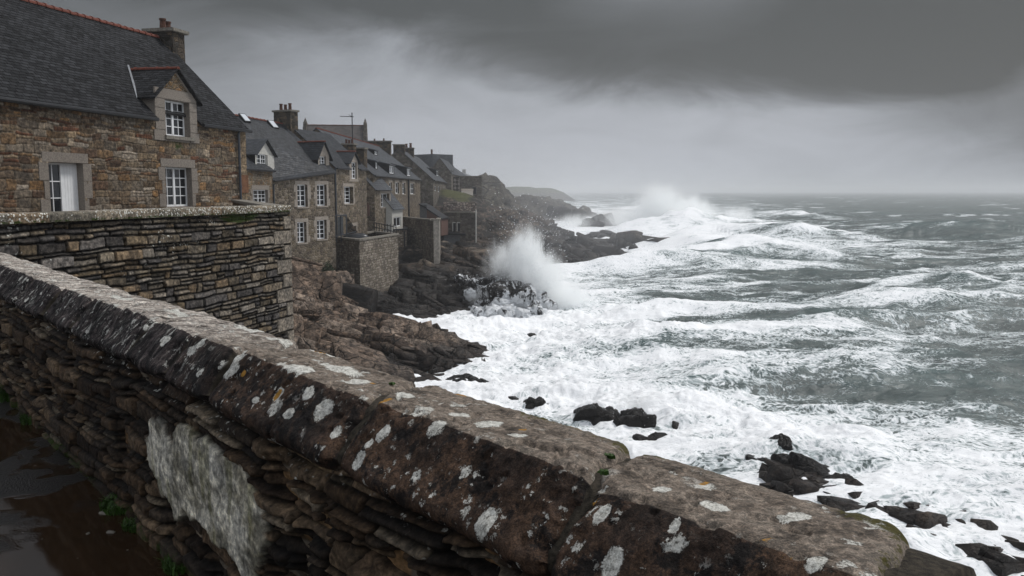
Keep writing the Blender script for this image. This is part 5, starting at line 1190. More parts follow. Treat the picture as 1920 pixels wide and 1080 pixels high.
# ---- first house, nearest the garden wall
def house_one():
    A0 = onz(0, 178, 4.06); A1 = onz(460, 240, 4.06)
    d = (A1-A0)[:2]; d /= np.linalg.norm(d); P0 = A0[:2]-d*3.2
    b = Building('stone_house', 'large brown stone house behind the garden wall, with one wall dormer', (0, 20), (10, 30), -.1, (4.06, 4.06), 3.6, (7.6, 7.6), WALL_B, SLATE_N, ridge_mat=RIDGE, verge=.06, group=None)
    b.f = Fac(P0, A1[:2], -.1); b.L = b.f.L; b.root.location = b.f.loc(); b.root.rotation_euler = (0, 0, b.f.rz)
    f = b.f; L = b.L
    # door and windows
    o1 = b.win(90, 304, 154, 408, rows=3, door='half', depth=.2); o2 = b.win(309, 313, 358, 388, rows=4, depth=.2); b.open = [o1, o2]
    dm = None; e = b.ez(0)
    # relief facade
    us = np.unique(np.concatenate([np.arange(0, L, .02), [L, o1[0], o1[1], o2[0], o2[1]]])); zs = np.unique(np.concatenate([np.arange(0, e, .02), [e, o1[2], o1[3], o2[2], o2[3]]]))
    U, Z = np.meshgrid(us, zs, indexing='ij'); sh = U.shape; u, z = U.ravel(), Z.ravel()
    r1, r2, dj = rubble(u, z, 21, .165, .46, warp=.24, hv=.7); q = (u > L-.02-np.where(np.floor(z/.34) % 2 == 0, .34, .6))
    zz = z/.34-np.floor(z/.34); dq = np.minimum(np.minimum(zz, 1-zz)*.34, np.abs(u-(L-.02-np.where(np.floor(z/.34) % 2 == 0, .34, .6)))); dj = np.where(q, dq, dj); r1 = np.where(q, .42, r1)
    ee = sst(dj, .0, .020); rel = ee*.022+(r2-.5)*.018*ee+(fbm(u*9, z*14, None, 5, 4)-.5)*.020
    cols = palette(r1, [(.10, .074, .05), (.14, .105, .072), (.085, .065, .047), (.17, .142, .11), (.115, .076, .044), (.10, .084, .067), (.15, .115, .077), (.065, .043, .03), (.135, .115, .092), (.12, .095, .068), (.165, .10, .05), (.075, .036, .022), (.20, .175, .145), (.115, .092, .07), (.095, .058, .036)])
    mort = np.array([.115, .094, .072])*(.7+.5*fbm(u*6, z*6, None, 3, 3))[:, None]
    cols = cols*(.8+.75*r2)[:, None]*ee[:, None]+mort*(1-ee)[:, None]
    F = gridF(*sh); cu = (u[F].mean(1)); cz = z[F].mean(1); keep = np.ones(len(F), bool)
    d0, d1 = f.hit(290, 200)[0], f.hit(365, 200)[0]; dzb = f.hit(290, 260)[1]
    for o in (o1, o2, (d0, d1, dzb, 99)): keep &= ~((cu > o[0]) & (cu < o[1]) & (cz > o[2]) & (cz < o[3]))
    V = np.stack([u, .02-rel, z], 1)
    wl = mesh_np('wall', V, F[keep], relief_mat('house_rubble', fine=9, bd=.02, lich=0), b.root, True, attrs={'lichen': .10+.12*sst(fbm(u*.7, z*.9, None, 8, 3), .5, .7), 'moss': .06+.5*np.exp(-(((u-(o2[0]+o2[1])/2)/.7)**2+((z-o2[3]-.75)/.35)**2))}, cols={'col': cols})
    mb = MB(); D = b.D
    for o in (o1, o2):
        a_, b_, c_, d_ = o
        for p, q2 in (((a_, c_), (a_, d_)), ((a_, d_), (b_, d_)), ((b_, d_), (b_, c_)), ((b_, c_), (a_, c_))): mb.poly([(p[0], .012, p[1]), (q2[0], .012, q2[1]), (q2[0], .3, q2[1]), (p[0], .3, p[1])])
    for uu in (0, L): mb.poly([(uu, 2*D, 0), (uu, .02, 0), (uu, .02, e), (uu, D, b.rL-.04), (uu, 2*D, e)])
    mb.poly([(L, 2*D, 0), (0, 2*D, 0), (0, 2*D, e), (L, 2*D, e)]); mb.build('gable_wall', WALL_B, b.root)
    dm = b.gable_dormer(288, 367, 131, 178, 262, (308, 186, 353, 253), 0.0, GRANITE, RIDGE, depth=.2, over=.16, xa=331)
    u0, u1, um, ze, za, zb, wu0, wu1, wz0, wz1 = b.dorm; b.cuts = [(u0-.02, u1+.02)]
    # big granite lintel, rubble infill in the little gable, jamb joints, sill
    MB().box((u0+.02, -.03, wz1+.02), (u1-.02, .03, wz1+.36)).build('lintel', GRANITE, dm, bevel=.01)
    k = (za-ze)/(um-u0); g2 = MB(); zt = wz1+.37; hw = (za-.13-zt)/k; g2.poly([(um-hw, -.022, zt), (um+hw, -.022, zt), (um, -.022, za-.13)]); g2.build('gable_infill', WALL_B, dm)
    MB().box((wu0-.1, -.09, wz0-.13), (wu1+.22, .2, wz0-.002)).build('sill', GRANITE_WORN, dm, bevel=.012)
    for (xa, xb) in ((u0+.012, wu0-.004), (wu1+.004, u1-.012)):
        zc = zb; jb = MB()
        for i, hh in enumerate((.36, .30, .42, .40)):
            if zc > wz1: break
            z2 = min(zc+hh, wz1+.012); ext = .10 if i % 2 == 0 and zc < b.ez(0)-.2 else 0
            a_, b_ = (xa-ext, xb) if xa < um else (xa, xb+ext); jb.box((a_, -.026, zc+.006), (b_, .03, z2-.006)); zc = z2
        jb.build('jamb', GRANITE, dm, bevel=.008)
    # lead flashing strip down the side of the dormer roof
    vb = (ze-.1-b.ez(0))/((b.rL-b.ez(0))/b.D); 
    h = b.roofhit(242, 134)
    b.finish_wall = None; b.skipwall = True; b.finish()
    pz = lambda u, v, k=.09: (u, v, b.roofz(u, v)+k)
    va, vc = (za-b.ez(0))/((b.rL-b.ez(0))/b.D)+.1, (ze-.2-b.ez(0))/((b.rL-b.ez(0))/b.D)+.02
    MB().hexa([pz(um-.06, va, .06), pz(um+.03, va, .06), pz(u0-.08, vc, .06), pz(u0-.20, vc, .06), pz(um-.06, va, .11), pz(um+.03, va, .11), pz(u0-.08, vc, .11), pz(u0-.20, vc, .11)]).build('flashing', LEAD, dm)
    b.gutter([(0, u0-.1), (u1+.1, L+.1)], .065); b.pipe(447, 245, 384, .05)
    b.chimney(f.hit(307, 75, D)[0], D-.1, .8, 1.15, b.rL-1.6, f.hit(307, 57, D)[1], 2, pot_h=.42, pr=.13, cap=.14)
    # rust brown board on the corner
    uu, zz_ = f.hit(456, 345); MB().box((uu-.25, -.06, zz_-.35), (uu+.3, -.02, zz_+.35)).build('board', plain('rusty_board', (.13, .06, .03), .8, .4), b.root, bevel=.006)
    return b
H1 = house_one()
RG = 'stone houses in the row along the shore'
def B(*a, **k): k.setdefault('group', RG); return Building(*a, **k)
# ---- second house, short wing then angled front
b = B('stone_house', 'narrow house front just past the first house, with a shuttered dormer over a small window', (430, 49), (511, 57), -4.8, (3.0, 3.0), 5, (7.2, 7.3), WALL_B, SLATE_M, ridge_mat=RIDGE, pyr=340, verge=0)
b.win(474, 356, 502, 381, 3, 2, far=False); b.gable_dormer(478, 512, 262, 287, 323, (481, 288, 499, 321), .25, OFFWHITE, None, over=.25, cheek=SLATE_HUNG, depth=.08); dz = b.dorm
MB().box((dz[7]+.05, .18, dz[8]), (dz[1]-.02, .235, dz[9])).build('shutter', OFFWHITE, b.root, bevel=.01)
b.finish(); b.gutter([(0, b.L)], .06)
u, _ = b.f.hit(413, 190, 2.5); c = b.chimney(2.0, 3.6, .75, .75, 6.6+4.0, 8.45+4.8-1.6+1.6-.55, 0, cap=.12); 
cz = 8.45+4.8-.55; MB().poly([(1.4, 3.0, cz), (2.6, 3.0, cz), (2.0, 3.6, cz+.75)]).poly([(2.6, 3.0, cz), (2.6, 4.2, cz), (2.0, 3.6, cz+.75)]).poly([(2.6, 4.2, cz), (1.4, 4.2, cz), (2.0, 3.6, cz+.75)]).poly([(1.4, 4.2, cz), (1.4, 3.0, cz), (2.0, 3.6, cz+.75)]).build('chimney_hood', SLATE_N, c)
MB().tube([(2.0, 3.6, cz+.6), (2.0, 3.6, cz+1.05)], .14, 8).build('chimney_pot', POT, c, True)

b = B('stone_house', 'pale brown house turned towards the camera, four small white windows and a red-ridged dormer', (512, 57), (628, 62.3), -6.6, (2.38, 3.0), 5, (7.15, 6.55), WALL_C, SLATE_M, ridge_mat=RIDGE, pyr=400, ext=(3.2, .0), verge=.1)
for bx in ((557, 346, 576, 388), (594, 346, 612, 386), (557, 417, 574, 456), (594, 413, 612, 449)): b.win(*bx, rows=4, cols=2, far=True, surround=True, depth=.22)
b.gable_dormer(596, 617, 266, 292, 319, (599, 293, 611, 318), .55, GRANITE_FAR, RIDGE, over=.2, far=True, cheek=SLATE_HUNG, rows=4, xa=606)
b.finish(); b.gutter([(0, b.L)], .06); b.pipe(513, 345, 395, .05, ZINC)
b.skylight(448, 218, 470, 231); b.skylight(502, 230, 522, 243)
h = b.roofhit(536, 246) or (3.5, 4.8); b.chimney(b.f.hit(536, 225, 5)[0], 5.0, .8, 1.7, 12.0, b.f.hit(536, 207, 5)[1], 3, mat=CHIM, pot_h=.5, pr=.13, along='v')

b = B('stone_house', 'house with a narrow granite wall dormer, standing behind the sea terrace', (629, 64.2), (688, 70.4), -6.6, (3.38, 3.38), 3.2, (6.2, 6.2), WALL_C, SLATE_M, pyr=380)
b.win(645, 350, 662, 382, 4, 2, far=True, depth=.3); b.win(652, 425, 668, 452, 2, 2, far=True, depth=.2)
b.gable_dormer(655, 671, 285, 303, 340, (659, 304, 669, 335), 0, GRANITE_FAR, RIDGE, over=.2, far=True, xa=665); b.cuts = [(b.dorm[0], b.dorm[1])]
b.finish(); b.gutter([(0, b.dorm[0]-.1), (b.dorm[1]+.1, b.L)], .06); b.pipe(628.5, 314, 446, .07, ZINC)
b.chimney(b.f.hit(655, 275, 3.2)[0], 3.2, .7, 1.0, 10.5, b.f.hit(655, 269, 3.2)[1], 3, pot_h=.35, along='v'); b.chimney(b.f.hit(676, 285, 2.6)[0], 2.6, .7, .95, 10.2, b.f.hit(676, 277, 2.6)[1], 0)

b = B('stone_house', 'house wing with a steep grey slate slope and one tall white window', (703, 76), (733, 80.5), -6.6, (1.8, 1.8), 3.0, (4.9, 4.9), WALL_C, SLATE_F, pyr=400)
b.win(714, 363, 730, 389, 3, 2, far=True, depth=.25); b.win(719, 430, 727, 440, 1, 2, far=True, surround=False); b.finish(); b.gutter([(0, b.L)], .05)
f_ = b.f; MB().box((-.35, .45, 6.0), (-.02, .85, 7.0)).box((-.3, .5, 7.002), (-.05, .8, 7.15)).build('flue_box', REDW, b.root, bevel=.02)

b = B('stone_house', 'long house with black box dormers and four tall windows beside a dark downpipe', (700, 77), (788, 109), -4.6, (3.05, 3.05), 5, (7.1, 7.1), WALL_E, SLATE_F, pyr=350, ridge_mat=RIDGE)
for bx in ((729, 342, 735, 357), (741, 342, 748, 363), (754, 343, 760, 364), (769, 344, 777, 364)): b.win(*bx, rows=2, cols=2, far=True, depth=.16)
for bx in ((702, 708, 282, 292), (730, 739, 309, 328), (763, 770, 315, 332), (704, 708, 303, 319)): b.box_dormer(*bx)
b.finish(); b.gutter([(0, b.L)], .07); b.pipe(766, 334, 406, .09, DARKMET)
h = b.f.hit(711, 264, 5); b.chimney(min(h[0], b.L-.6), 5.0, .9, 2.9, 9.6, b.f.hit(711, 264, 5)[1] if h[0] < b.L else W(711, 264, 111)[2]-b.zb, 2, pot_h=.3, mat=CHIM, cap=.14, along='v')
b.pipe(758.5, 428, 480, .09, DARKMET, v=-4.0) if False else None

b = B('slate_house', 'distant house roof with a steep end gable seen behind the long house chimney', (735, 118), (758, 132), -1, (3.6, 3.6), 4.5, (8.6, 8.6), WALL_G, SLATE_F, pyr=300)
b.finish()
# ---- gabled house with the broad blank end wall
b = B('gabled_house', 'house with a broad blank grey end gable towards the camera', (812, 117), (836, 150), -5.2, (3.15, 3.15), 4.6, (7.25, 7.25), WALL_G, SLATE_F, pyr=350)
for bx in ((815, 349, 818, 358), (821, 350, 824, 360)): b.win(*bx, rows=1, cols=1, far=True, surround=False, depth=.1)
b.box_dormer(818, 822, 319, 331); b.finish(); b.gutter([(0, b.L)], .09)
b.chimney(.7, 4.6, 1.1, 1.5, 11.5, 13.1, 0, mat=CHIM); b.chimney(14, 4.6, 1.2, 1.6, 11.5, 13.3, 2, mat=CHIM, pot_h=.7, pr=.2, along='v')
b = B('stone_house', 'house with a small pointed gable towards the camera, in front of a tall slate roof', (846, 158), (864, 186), -4, (4.9, 4.9), 2.1, (7.6, 7.6), WALL_G, SLATE_F, pyr=330, group=RG)
b.win(847, 318, 850, 326, 1, 1, far=True, surround=False, depth=.1); b.finish()
b = B('slate_house', 'tall square slate-clad roof block highest at the far end of the row', (811, 176), (849, 180), 0, (6.5, 6.5), 4, (9.0, 9.0), WALL_G, SLATE_OLD, pyr=310); b.L0 = b.L
b.skiproof = True; b.finish(); MB().box((-.1, 0, 6.45), (b.L+.1, 6, 9.1)).build('roof', SLATE_F, b.root, bevel=.05); MB().tube([(2.4, 3, 9.1), (2.4, 3, 10.2)], .2, 8).build('chimney_pot', POT, b.root)
b = B('stone_house', 'far end house with a hump-backed chimney, greyed by mist', (862, 196), (884, 225), -3, (4.6, 4.6), 4, (7.4, 7.4), WALL_G, SLATE_F, pyr=330); b.finish(); b.chimney(.5, 4, 1.2, 1.6, 9, 12.2, 0)
b = B('stone_house', 'faint roof with two ridge finials at the very end of the row', (868, 285), (900, 330), -3, (6.0, 6.0), 6, (9.6, 8.4), WALL_G, SLATE_F, pyr=330); b.finish(); b.chimney(2, 6, 1, 1.2, 10, 13.9, 0); b.chimney(b.L-1, 6, 1, 1.2, 9, 12.8, 0)
# church-like roof behind
b = Building('chapel', 'old roof with red ridge and stepped end gable rising behind the row', (569, 112), (680, 113), 0, (6.9, 6.9), 4.2, (10.35, 10.35), WALL_G, SLATE_OLD, ridge_mat=plain('old_ridge_tile', (.10, .045, .032), .8, .4), pyr=262, cat='chapel')
b.finish(); gp = MB(); L = b.L
for u_ in (-.35, L+.0):
    n = 7
    for k in range(n):
        z0_, z1_ = 6.3+(10.7-6.3)*k/n, 6.3+(10.7-6.3)*(k+1)/n; hw_ = 4.4*(1-(k/n))+.15; gp.box((u_, 4.2-hw_, z0_ if k else 0), (u_+.45, 4.2+hw_, z1_-.003))
    gp.poly([(u_, 3.8, 10.7), (u_+.45, 3.8, 10.7), (u_+.22, 4.2, 11.4)]); gp.poly([(u_+.45, 3.8, 10.7), (u_+.45, 4.6, 10.7), (u_+.22, 4.2, 11.4)]); gp.poly([(u_+.45, 4.6, 10.7), (u_, 4.6, 10.7), (u_+.22, 4.2, 11.4)]); gp.poly([(u_, 4.6, 10.7), (u_, 3.8, 10.7), (u_+.22, 4.2, 11.4)])
gp.build('gable_parapet', WALL_G, b.root)

# ---- free-standing walls, terraces and outbuildings
def block(name, label, plan, zt, zb, mat, cat='wall', cap=None, capmat=None, thick=None, group=None, parts=()):
    """plan: list of places round the block"""
    P = [W(px, 358, Y)[:2] for px, Y in plan]; o = P[0]; root = empty(name, (o[0], o[1], zb), 0, label=label, cat=cat, group=group)
    Q = [(p[0]-o[0], p[1]-o[1]) for p in P]; h = zt-zb; mb = MB(); n = len(Q)
    for i in range(n):
        a, c = Q[i], Q[(i+1) % n]; mb.poly([(*a, 0), (*c, 0), (*c, h), (*a, h)])
    mb.poly([(*q, h-(.5 if cap == 'open' else 0)) for q in Q]); mb.build('wall', mat, root)
    if cap:
        cm = MB(); C0 = np.mean(Q, axis=0)
        for i in range(n if cap != 'front' else 2):
            a, c = np.array(Q[i]), np.array(Q[(i+1) % n]); dd = (c-a)/np.linalg.norm(c-a); nn = np.array([dd[1], -dd[0]])
            if nn@(C0-a) > 0: nn = -nn
            a2, c2 = a-dd*.04, c+dd*.04; q = [a2+nn*.07, c2+nn*.07, c2-nn*.32, a2-nn*.32]; e = .002*(i+1)
            cm.hexa([(*k, h+e) for k in q]+[(*k, h+.13+e) for k in q])
        cm.build('coping', capmat or GRANITE_WORN, root)
    return root, Q, h
rt, Q, h = block('sea_terrace', 'square stone sea terrace with dark left face rising from the rocks, railing on top', [(623, 64.8), (672, 61.8), (745, 69.8), (700, 74.5)], -1.98, -7.2, WALL_T, 'terrace', cap='open')
rl = MB()
for i_, t in enumerate(np.linspace(0, 1, 9)):
    a = np.array(Q[3])*.93+np.array(Q[2])*.0; p = np.array(Q[3])*(1-t)+np.array(Q[2])*t*.97; rl.tube([(p[0], p[1], h), (p[0], p[1], h+.85)], .03, 6)
for z_ in (.45, .85):
    a, c = np.array(Q[3]), np.array(Q[2])*.97; rl.tube([(a[0], a[1], h+z_), (c[0], c[1], h+z_-.2)], .035, 6)
rl.build('railing', DARKMET, rt)
def hull():
    P = W(667, 446, 64.6); o = empty('upturned_dinghy', (P[0], P[1], -2.2), .35, label='black upturned dinghy lying on the sea terrace behind its coping', cat='boat')
    n, m = 22, 14; V = []
    for i in range(n):
        t = i/(n-1); x = (t-.5)*2.2; wd = .48*(max(0, 1-abs(t*2-1)**3.2)**.5+.02); hh = .62*(max(0, 1-abs(t*2-1)**4)**.5+.01)
        for j in range(m): a = math.pi*j/(m-1); V.append((x, math.cos(a)*wd, max(0, math.sin(a))**.8*hh))
    mesh_np('hull', V, gridF(n, m), BLACKP, o, True); MB().tube([(math.cos(a)*1.12*min(1, 1), math.sin(a)*.5, .04) for a in np.linspace(0, 2*math.pi, 30)], .045, 6).build('rim', ZINC, o, True)
hull()
# steel stair head frame against the house
P = W(629.5, 446, 63.4); fr = empty('steel_frame', (P[0], P[1], -2.2), .55, label='grey steel frame with a dark sloping panel beside the tall downpipe', cat='frame'); m_ = MB()
for x in (0, .42, .85): m_.tube([(x, 0, 0), (x, 0, 2.0)], .045, 6)
m_.tube([(0, 0, 2.0), (.9, 0, 2.0)], .05, 6).tube([(0, 0, .45), (1.6, 0, .75)], .04, 6); m_.build('posts', ZINC, fr, True)
MB().hexa([(.85, .02, .5), (1.75, .02, .7), (1.75, .06, .7), (.85, .06, .5), (.85, .02, 2.0), (.9, .02, 1.98), (.9, .06, 1.98), (.85, .06, 2.0)]).build('sloping_panel', CHIM, fr)
MB().box((.2, .03, .5), (.62, .06, 1.9)).build('door', PANEL, fr)
# retaining wall with pale end
block('retaining_wall', 'long dark brown retaining wall below the long house, tallest one', [(744, 88), (812, 77.5), (813, 80.5), (752, 91)], -1.1, -6.2, WALL_R, 'wall', cap='front', group=None)
block('wall_pier', 'pale stone pier closing the seaward end of the retaining wall', [(812, 77.5), (823, 77.9), (825, 81), (813, 80.5)], -1.05, -6.4, plain('pale_pier_stone', (.22, .20, .175), .85, .4, scale=4, bumpk=.6), 'pier', cap='front')
block('yard_wall', 'lower stone wall with a dark drainpipe between the window wing and the retaining wall', [(726, 79), (761, 80.2), (763, 86), (730, 86)], -2.05, -6.6, WALL_R, 'wall', cap='front', capmat=DARKMET)
P = W(758.5, 428, 79.9); tag(MB().tube([(P[0], P[1]-.12, -2.1), (P[0], P[1]-.12, -6.3)], .07, 8).build('drainpipe', DARKMET), 'dark drainpipe running down the lower yard wall', 'pipe')
b = Building('lean_to', 'small lean-to with steep blue-grey slates and a white framed window', (735, 79), (755, 83.5), -2.2, (.05, .05), 2.4, (2.9, 2.9), OFFWHITE, SLATE_F, pyr=400, cat='lean-to', over=.2)
b.win(738, 408, 751, 426, 1, 2, far=True, surround=False, depth=.06); b.finish()
b = Building('red_lean_to', 'red-brown rendered shed with grey board door against the blank gable', (787, 100), (827, 99.5), -3.6, (.3, .3), 2.5, (.6, .6), REDW, PANEL, pyr=390, cat='shed')
b.skiproof = True; b.skipwall = True; L = b.L
MB().poly([(L*.33, 0, 0), (L, 0, 0), (L, 0, 1.9), (L*.33, 0, 3.05)]).poly([(L, 0, 0), (L, 3, 0), (L, 3, 1.9), (L, 0, 1.9)]).build('wall', REDW, b.root); b.finish()
MB().box((0, .01, 0), (L*.33-.01, .1, 3.6)).build('door', PANEL, b.root); MB().hexa([(-.1, -.1, 3.6), (L*.33, -.1, 3.15), (L*.33, 3, 3.15), (-.1, 3, 3.6), (-.1, -.1, 3.75), (L*.33, -.1, 3.3), (L*.33, 3, 3.3), (-.1, 3, 3.75)]).hexa([(L*.33+.002, -.1, 3.05), (L+.1, -.1, 1.9), (L+.1, 3, 1.9), (L*.33+.002, 3, 3.05), (L*.33+.002, -.1, 3.2), (L+.1, -.1, 2.05), (L+.1, 3, 2.05), (L*.33+.002, 3, 3.2)]).build('roof', DARKMET, b.root)
# outbuilding under the grassy bank
rt, Q, h = block('outbuilding', 'flat roofed dark stone outbuilding with two small windows under the grassy bank', [(833, 104), (892, 102), (893, 108), (834, 110)], -1.05, -5.2, WALL_G, 'shed', cap='front')
wd = Q[1][0]
for px in (853, 861.5):
    x = (W(px, 420, 103.2)[0]-W(833, 358, 104)[0]); y = -2*(x/wd)
    wn = MB().box((x-.32, y-.05, 1.95), (x-.22, y+.03, 2.95)).box((x+.22, y-.05, 1.95), (x+.32, y+.03, 2.95)).box((x-.32, y-.05, 2.95), (x+.32, y+.03, 3.05)).build('window', OFFWHITE, rt); MB().poly([(x-.22, y-.03, 1.95), (x+.22, y-.03, 1.95), (x+.22, y-.03, 2.95), (x-.22, y-.03, 2.95)]).build('pane', GLASS, wn)
MB().hexa([(-.1, -1.1, 1.55), (2.6, -1.6, 1.55), (2.6, -.15, 1.85), (-.1, 0, 1.85), (-.1, -1.1, 1.68), (2.6, -1.6, 1.68), (2.6, -.15, 1.98), (-.1, 0, 1.98)]).build('porch_roof', DARKMET, rt); MB().box((0, -1.0, 0), (2.4, -.9, 1.5)).build('boarded_front', PANEL, rt)
P = W(892.5, 456, 101.5); tag(MB().tube([(P[0], P[1], -5.2), (P[0], P[1], -.6)], .08, 8).build('pole', OFFWHITE), 'pale upright pole at the seaward corner of the flat roofed outbuilding', 'pole')
block('bank_wall', 'pinkish dry stone wall holding up the grassy bank above the outbuilding', [(831, 117), (893, 119), (893, 122), (831, 121)], .05, -3.4, stone_wall('pinkish_rubble', [(.16, .13, .115), (.24, .20, .18), (.11, .09, .08), (.30, .26, .235)], (.05, .042, .036), 2.2, 3.0, .09), 'wall')
rt, Q, h = block('stone_house', 'flat topped dark stone house at the seaward end of the row', [(862, 171), (903, 172), (903, 190), (862, 190)], 4.45, -1.0, WALL_G, 'house', cap='front', group=RG)
x = Q[1][0]; wn = MB().box((x-1.9, -.06, 1.9), (x-1.0, .02, 3.4)).build('window', PANEL, rt); MB().box((x-1.8, -.08, 2.0), (x-1.1, -.065, 3.3)).build('pane', GLASS, wn)
def lattice():
    m, g, p, o = newmat('diamond_stonework'); uv = uvco(g); rt_ = g.node('ShaderNodeVectorRotate'); rt_.rotation_type = 'Z_AXIS'; g.set(rt_.inputs['Vector'], uv); rt_.inputs['Angle'].default_value = math.radians(45)
    ck = g.node('ShaderNodeTexChecker'); g.set(ck.inputs[0], rt_.outputs[0]); ck.inputs['Scale'].default_value = 1.9
    n = g.noise(uv, 5, 4); f = g.m('MULTIPLY', ck.outputs[1], g.ss(n, .4, .55)); g.set(p.inputs['Base Color'], g.mix(f, (.06, .048, .04), (.34, .31, .28))); p.inputs['Roughness'].default_value = .9
    block('lattice_tower', 'square turret faced with pale diamond pattern beside the far flat topped house', [(846, 163), (861, 163), (861.5, 169), (846, 169)], 4.1, -1.2, m, 'tower', cap='front', capmat=DARKMET)
lattice()
def fence():
    P0, P1 = W(865, 358, 150), W(887, 358, 160); r = empty('board_fence', (P0[0], P0[1], -.3), math.atan2(P1[1]-P0[1], P1[0]-P0[0]), label='pale vertical board fence on the grass in front of the far flat topped house', cat='fence'); L = math.hypot(P1[0]-P0[0], P1[1]-P0[1]); mb = MB(); n = 22
    for i in range(n): mb.box((L*i/n, 0, -.6), (L*(i+.9)/n, .06, 1.9+.4*i/n))
    mb.build('boards', PALEF, r); MB().box((-.1, -.05, 1.95), (L+.1, .12, 2.3)).build('rail', GRANITE_FAR, r)
fence()
def antenna():
    P = W(661, 262, 76); o = empty('tv_aerial', (P[0], P[1], 5.2), 0, label='tall aerial mast with a horizontal yagi boom above the small chimneys', cat='aerial'); zt = W(661, 211, 76)[2]-5.2
    MB().tube([(0, 0, -1.5), (0, 0, zt)], .045, 6).build('mast', DARKMET, o); zb_ = W(661, 219, 76)[2]-5.2; mb = MB().tube([(-1.05, 0, zb_+.05), (.15, 0, zb_)], .03, 6)
    for k in range(8): x = -1.0+k*.15; mb.tube([(x, -.25, zb_+.04), (x, .25, zb_+.04)], .012, 4)
    mb.tube([(-.3, 0, zb_+.18), (.0, 0, zb_+.02)], .02, 4); mb.build('boom', DARKMET, o)
antenna()
# dark bush and mossy boulder between the angled house and the terrace
rs = np.random.RandomState(5); mb = MB(); P = W(612, 520, 60.2)
for _ in range(2600):
    a = rs.rand(3)*2-1
    if a@a > 1: continue
    c = Vector((a[0]*.8, a[1]*.6, a[2]*1.05+.2*math.sin(a[0]*6))); e = [Vector(rs.randn(3))*.06 for _ in range(3)]; mb.poly([c+e[0], c+e[1], c+e[2]])
o = mb.build('bush', plain('dark_ivy_leaf', (.018, .03, .010), .6, .6)); o.location = (P[0], P[1], P[2]); tag(o, 'dark bush at the foot of the angled house beside the sea terrace', 'bush')
P = W(640, 530, 60.8); boulder('mossy_boulder', (P[0], P[1], P[2]-.1), (.95, .8, 1.35), .3, 71, ROCK_SPUR, 'pale brown boulder leaning on the dark face of the sea terrace', None, 26, .22)
# ---------------------------------------------------------------- haze, mist and spray
def volbox(name, lo, hi, mat, label, cat, kind='stuff'):
    c = (np.array(lo)+np.array(hi))/2; s = (np.array(hi)-np.array(lo))/2
    mb = MB().box(tuple(-s), tuple(s)); o = mb.build(name, mat); o.location = tuple(c); return tag(o, label, cat, kind=kind)
def haze():
    m = bpy.data.materials.new('haze'); m.use_nodes = True; g = N(ntree(m.node_tree)); v = g.node('ShaderNodeVolumePrincipled'); v.inputs['Color'].default_value = (.97, .98, 1, 1); v.inputs['Density'].default_value = HAZE
    v.inputs['Anisotropy'].default_value = 0.0
    g.set(g.node('ShaderNodeOutputMaterial').inputs['Volume'], v.outputs[0]); volbox('haze', (-14500, -60, -13.5), (19000, 14600, 32), m, 'thin grey sea haze', 'haze')
HAZE = .0005
haze()
def ell(g, c, ctr, rad):
    d = g.vm('DIVIDE', g.vm('SUBTRACT', c, ctr), rad); n = g.node('ShaderNodeVectorMath', operation='LENGTH'); g.set(n.inputs[0], d); return n.outputs['Value']
def burst_body(shape, nscale, thr=(.30, .75), stretch=(1, 1, .6)):
    def body(g, c):
        wv = g.vm('SCALE', g.vm('SUBTRACT', g.noise(c, nscale*.5, 2, .5, out=1), (.5, .5, .5)), sc=2.2/nscale*.5)
        q = g.vm('ADD', c, wv); tot = None
        for ctr, rad, k in shape:
            f = g.m('MULTIPLY', g.ss(ell(g, q, ctr, rad), 1.0, .05), k); tot = f if tot is None else g.m('MAXIMUM', tot, f)
        n = g.noise(g.vm('MULTIPLY', c, stretch), nscale, 5, .62)
        return g.m('MULTIPLY', tot, g.ss(g.m('ADD', n, g.m('MULTIPLY', tot, .35)), thr[0]+.12, thr[1]))
    return body
# main plume where a wave strikes the boulders
P = W(1000, 585, 67.0)
m = spray_mat('spray_burst', 5.0, burst_body([((.2, 0, -1.6), (3.2, 2.2, 3.6), 1.0), ((-.7, .5, .4), (2.3, 2.0, 3.5), .8), ((-2.4, .6, .2), (2.1, 1.8, 2.6), .42), ((2.4, 0, -2.7), (2.8, 2.0, 1.9), .9), ((-3.6, -.6, -2.6), (2.0, 1.6, 1.3), .45)], 1.25, (.33, .66), (1.2, 1.2, .55)))
volbox('spray_plume', (P[0]-5.4, P[1]-2.6, SEA), (P[0]+5.6, P[1]+3.6, SEA+7.2), m, 'white plume of spray bursting up from the boulders under the houses', 'spray')
# far burst on the biggest breaker
P = onz(1290, 432, SEA)
m = spray_mat('spray_breaker', 1.3, burst_body([((-1, 0, -2.0), (9, 7, 9.0), 1.0), ((6, 0, -3.0), (9, 7, 7.0), .8), ((-10, 0, -4), (11, 8, 4.0), .6), ((-20, 2, -5.0), (13, 8, 3.2), .5), ((17, -4, -3.6), (6, 4, 4.2), .75)], .42, (.33, .68)))
volbox('breaker_spray', (P[0]-36, P[1]-8, SEA), (P[0]+25, P[1]+12, SEA+13), m, 'white spray thrown up by the far breaker, reaching the horizon', 'spray')
P = onz(1250, 800, SEA)
m = spray_mat('spray_near', 1.4, burst_body([((-1.3, 0, -.55), (1.5, 1.0, 1.1), 1.0), ((.9, .4, -.6), (2.4, 1.0, .8), .6)], 2.2))
volbox('surf_spray', (P[0]-3.4, P[1]-.6, SEA), (P[0]+4.2, P[1]+2.2, SEA+2.0), m, 'low spray where a wave breaks on the pointed black rock', 'spray')
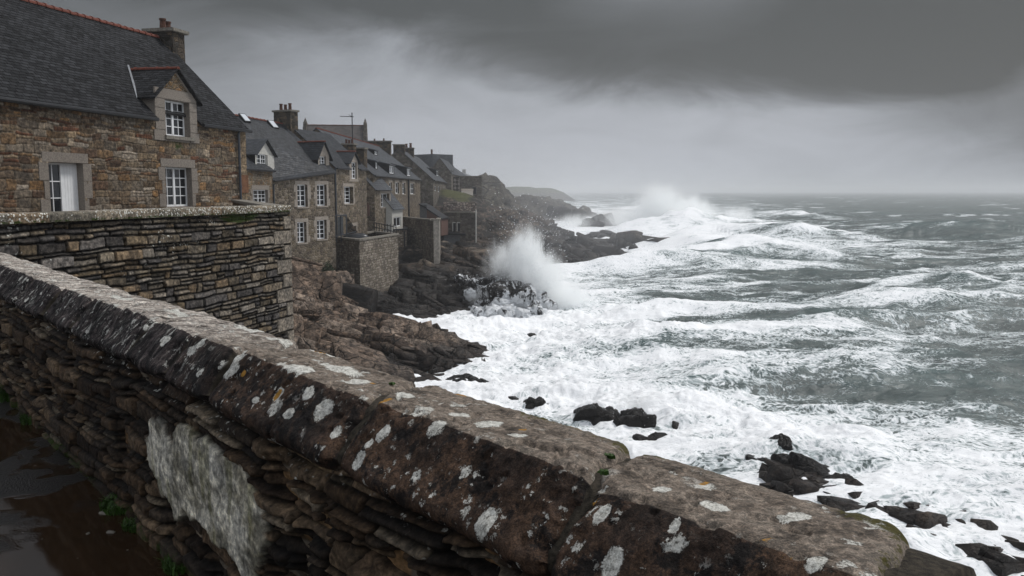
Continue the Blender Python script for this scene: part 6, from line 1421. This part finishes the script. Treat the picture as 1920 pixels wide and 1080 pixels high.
# drifting mist along the shore and the headland
m = spray_mat('shore_mist', .007, burst_body([((0, 0, -2), (24, 34, 7.5), 1.0)], .06, (.35, .7)), col=(.93, .945, .97))
volbox('shore_mist', (-12, 76, SEA), (36, 148, SEA+15), m, 'thin drifting mist of spray over the rocks and the promontory', 'mist')
m = spray_mat('headland_mist', .004, burst_body([((0, 0, -4), (64, 85, 17), 1.0)], .03, (.2, .6)), col=(.93, .945, .97))
volbox('headland_mist', (-70, 192, SEA), (52, 362, SEA+28), m, 'pale sea mist veiling the headland', 'mist')
# flung droplets and shreds of water
def drops(name, label, gens, seed, mat):
    rs = np.random.RandomState(seed); V = []; F = []
    for (c, n, dirs, speed, spread, size) in gens:
        c = np.array(c)
        for _ in range(n):
            d = np.array(dirs)+rs.randn(3)*spread; v = d*speed*(.2+rs.rand()**1.0); t = rs.rand()*1.0; p = c+rs.randn(3)*.25+v*t+np.array([0, 0, -4.9*t*t]); 
            if p[2] < SEA+.05: continue
            s = size*(.25+rs.rand()**3); dv = (v+np.array([0, 0, -9.8*t])); dv = dv/np.linalg.norm(dv)
            a = rs.randn(3); a -= dv*(a@dv); a /= np.linalg.norm(a); b_ = np.cross(a, dv); k = len(V); V += [p+dv*s*1.8, p+a*s, p-a*.5*s+b_*.87*s, p-a*.5*s-b_*.87*s, p-dv*s*1.6]
            F += [(k, k+1, k+2), (k, k+2, k+3), (k, k+3, k+1), (k+4, k+2, k+1), (k+4, k+3, k+2), (k+4, k+1, k+3)]
    return tag(mesh_np(name, V, F, mat), label, 'spray', kind='stuff')
FOAMW = plain('flung_foam', (.88, .9, .92), .6, .03)
P1 = W(985, 575, 67.0); P2 = W(940, 530, 67.5); P3 = W(900, 530, 68)
drops('spray_droplets', 'droplets flung from the splash over the boulders', [(P1, 14000, (.05, 0, 1.4), 6.6, .27, .034), (P1+np.array([1.2, 0, -.5]), 9000, (.5, 0, .8), 5, .32, .032), (P2, 900, (-.2, -.1, 1), 3.6, .4, .022), (P3, 500, (-.4, -.1, .9), 2.6, .4, .02)], 3, FOAMW)
P4 = onz(1198, 806, SEA); P5 = onz(1272, 812, SEA); 
P4[2] += 1.2; P5[2] += .6
drops('near_droplets', 'droplets of a small wave breaking over the pointed black rock', [(P4, 2600, (-.2, .2, .7), 2.4, .6, .014), (P5, 1800, (.2, .1, .7), 2.2, .5, .013), (P4+np.array([-1.4, .4, -.6]), 700, (-.4, .1, .8), 2.2, .5, .009)], 4, FOAMW)
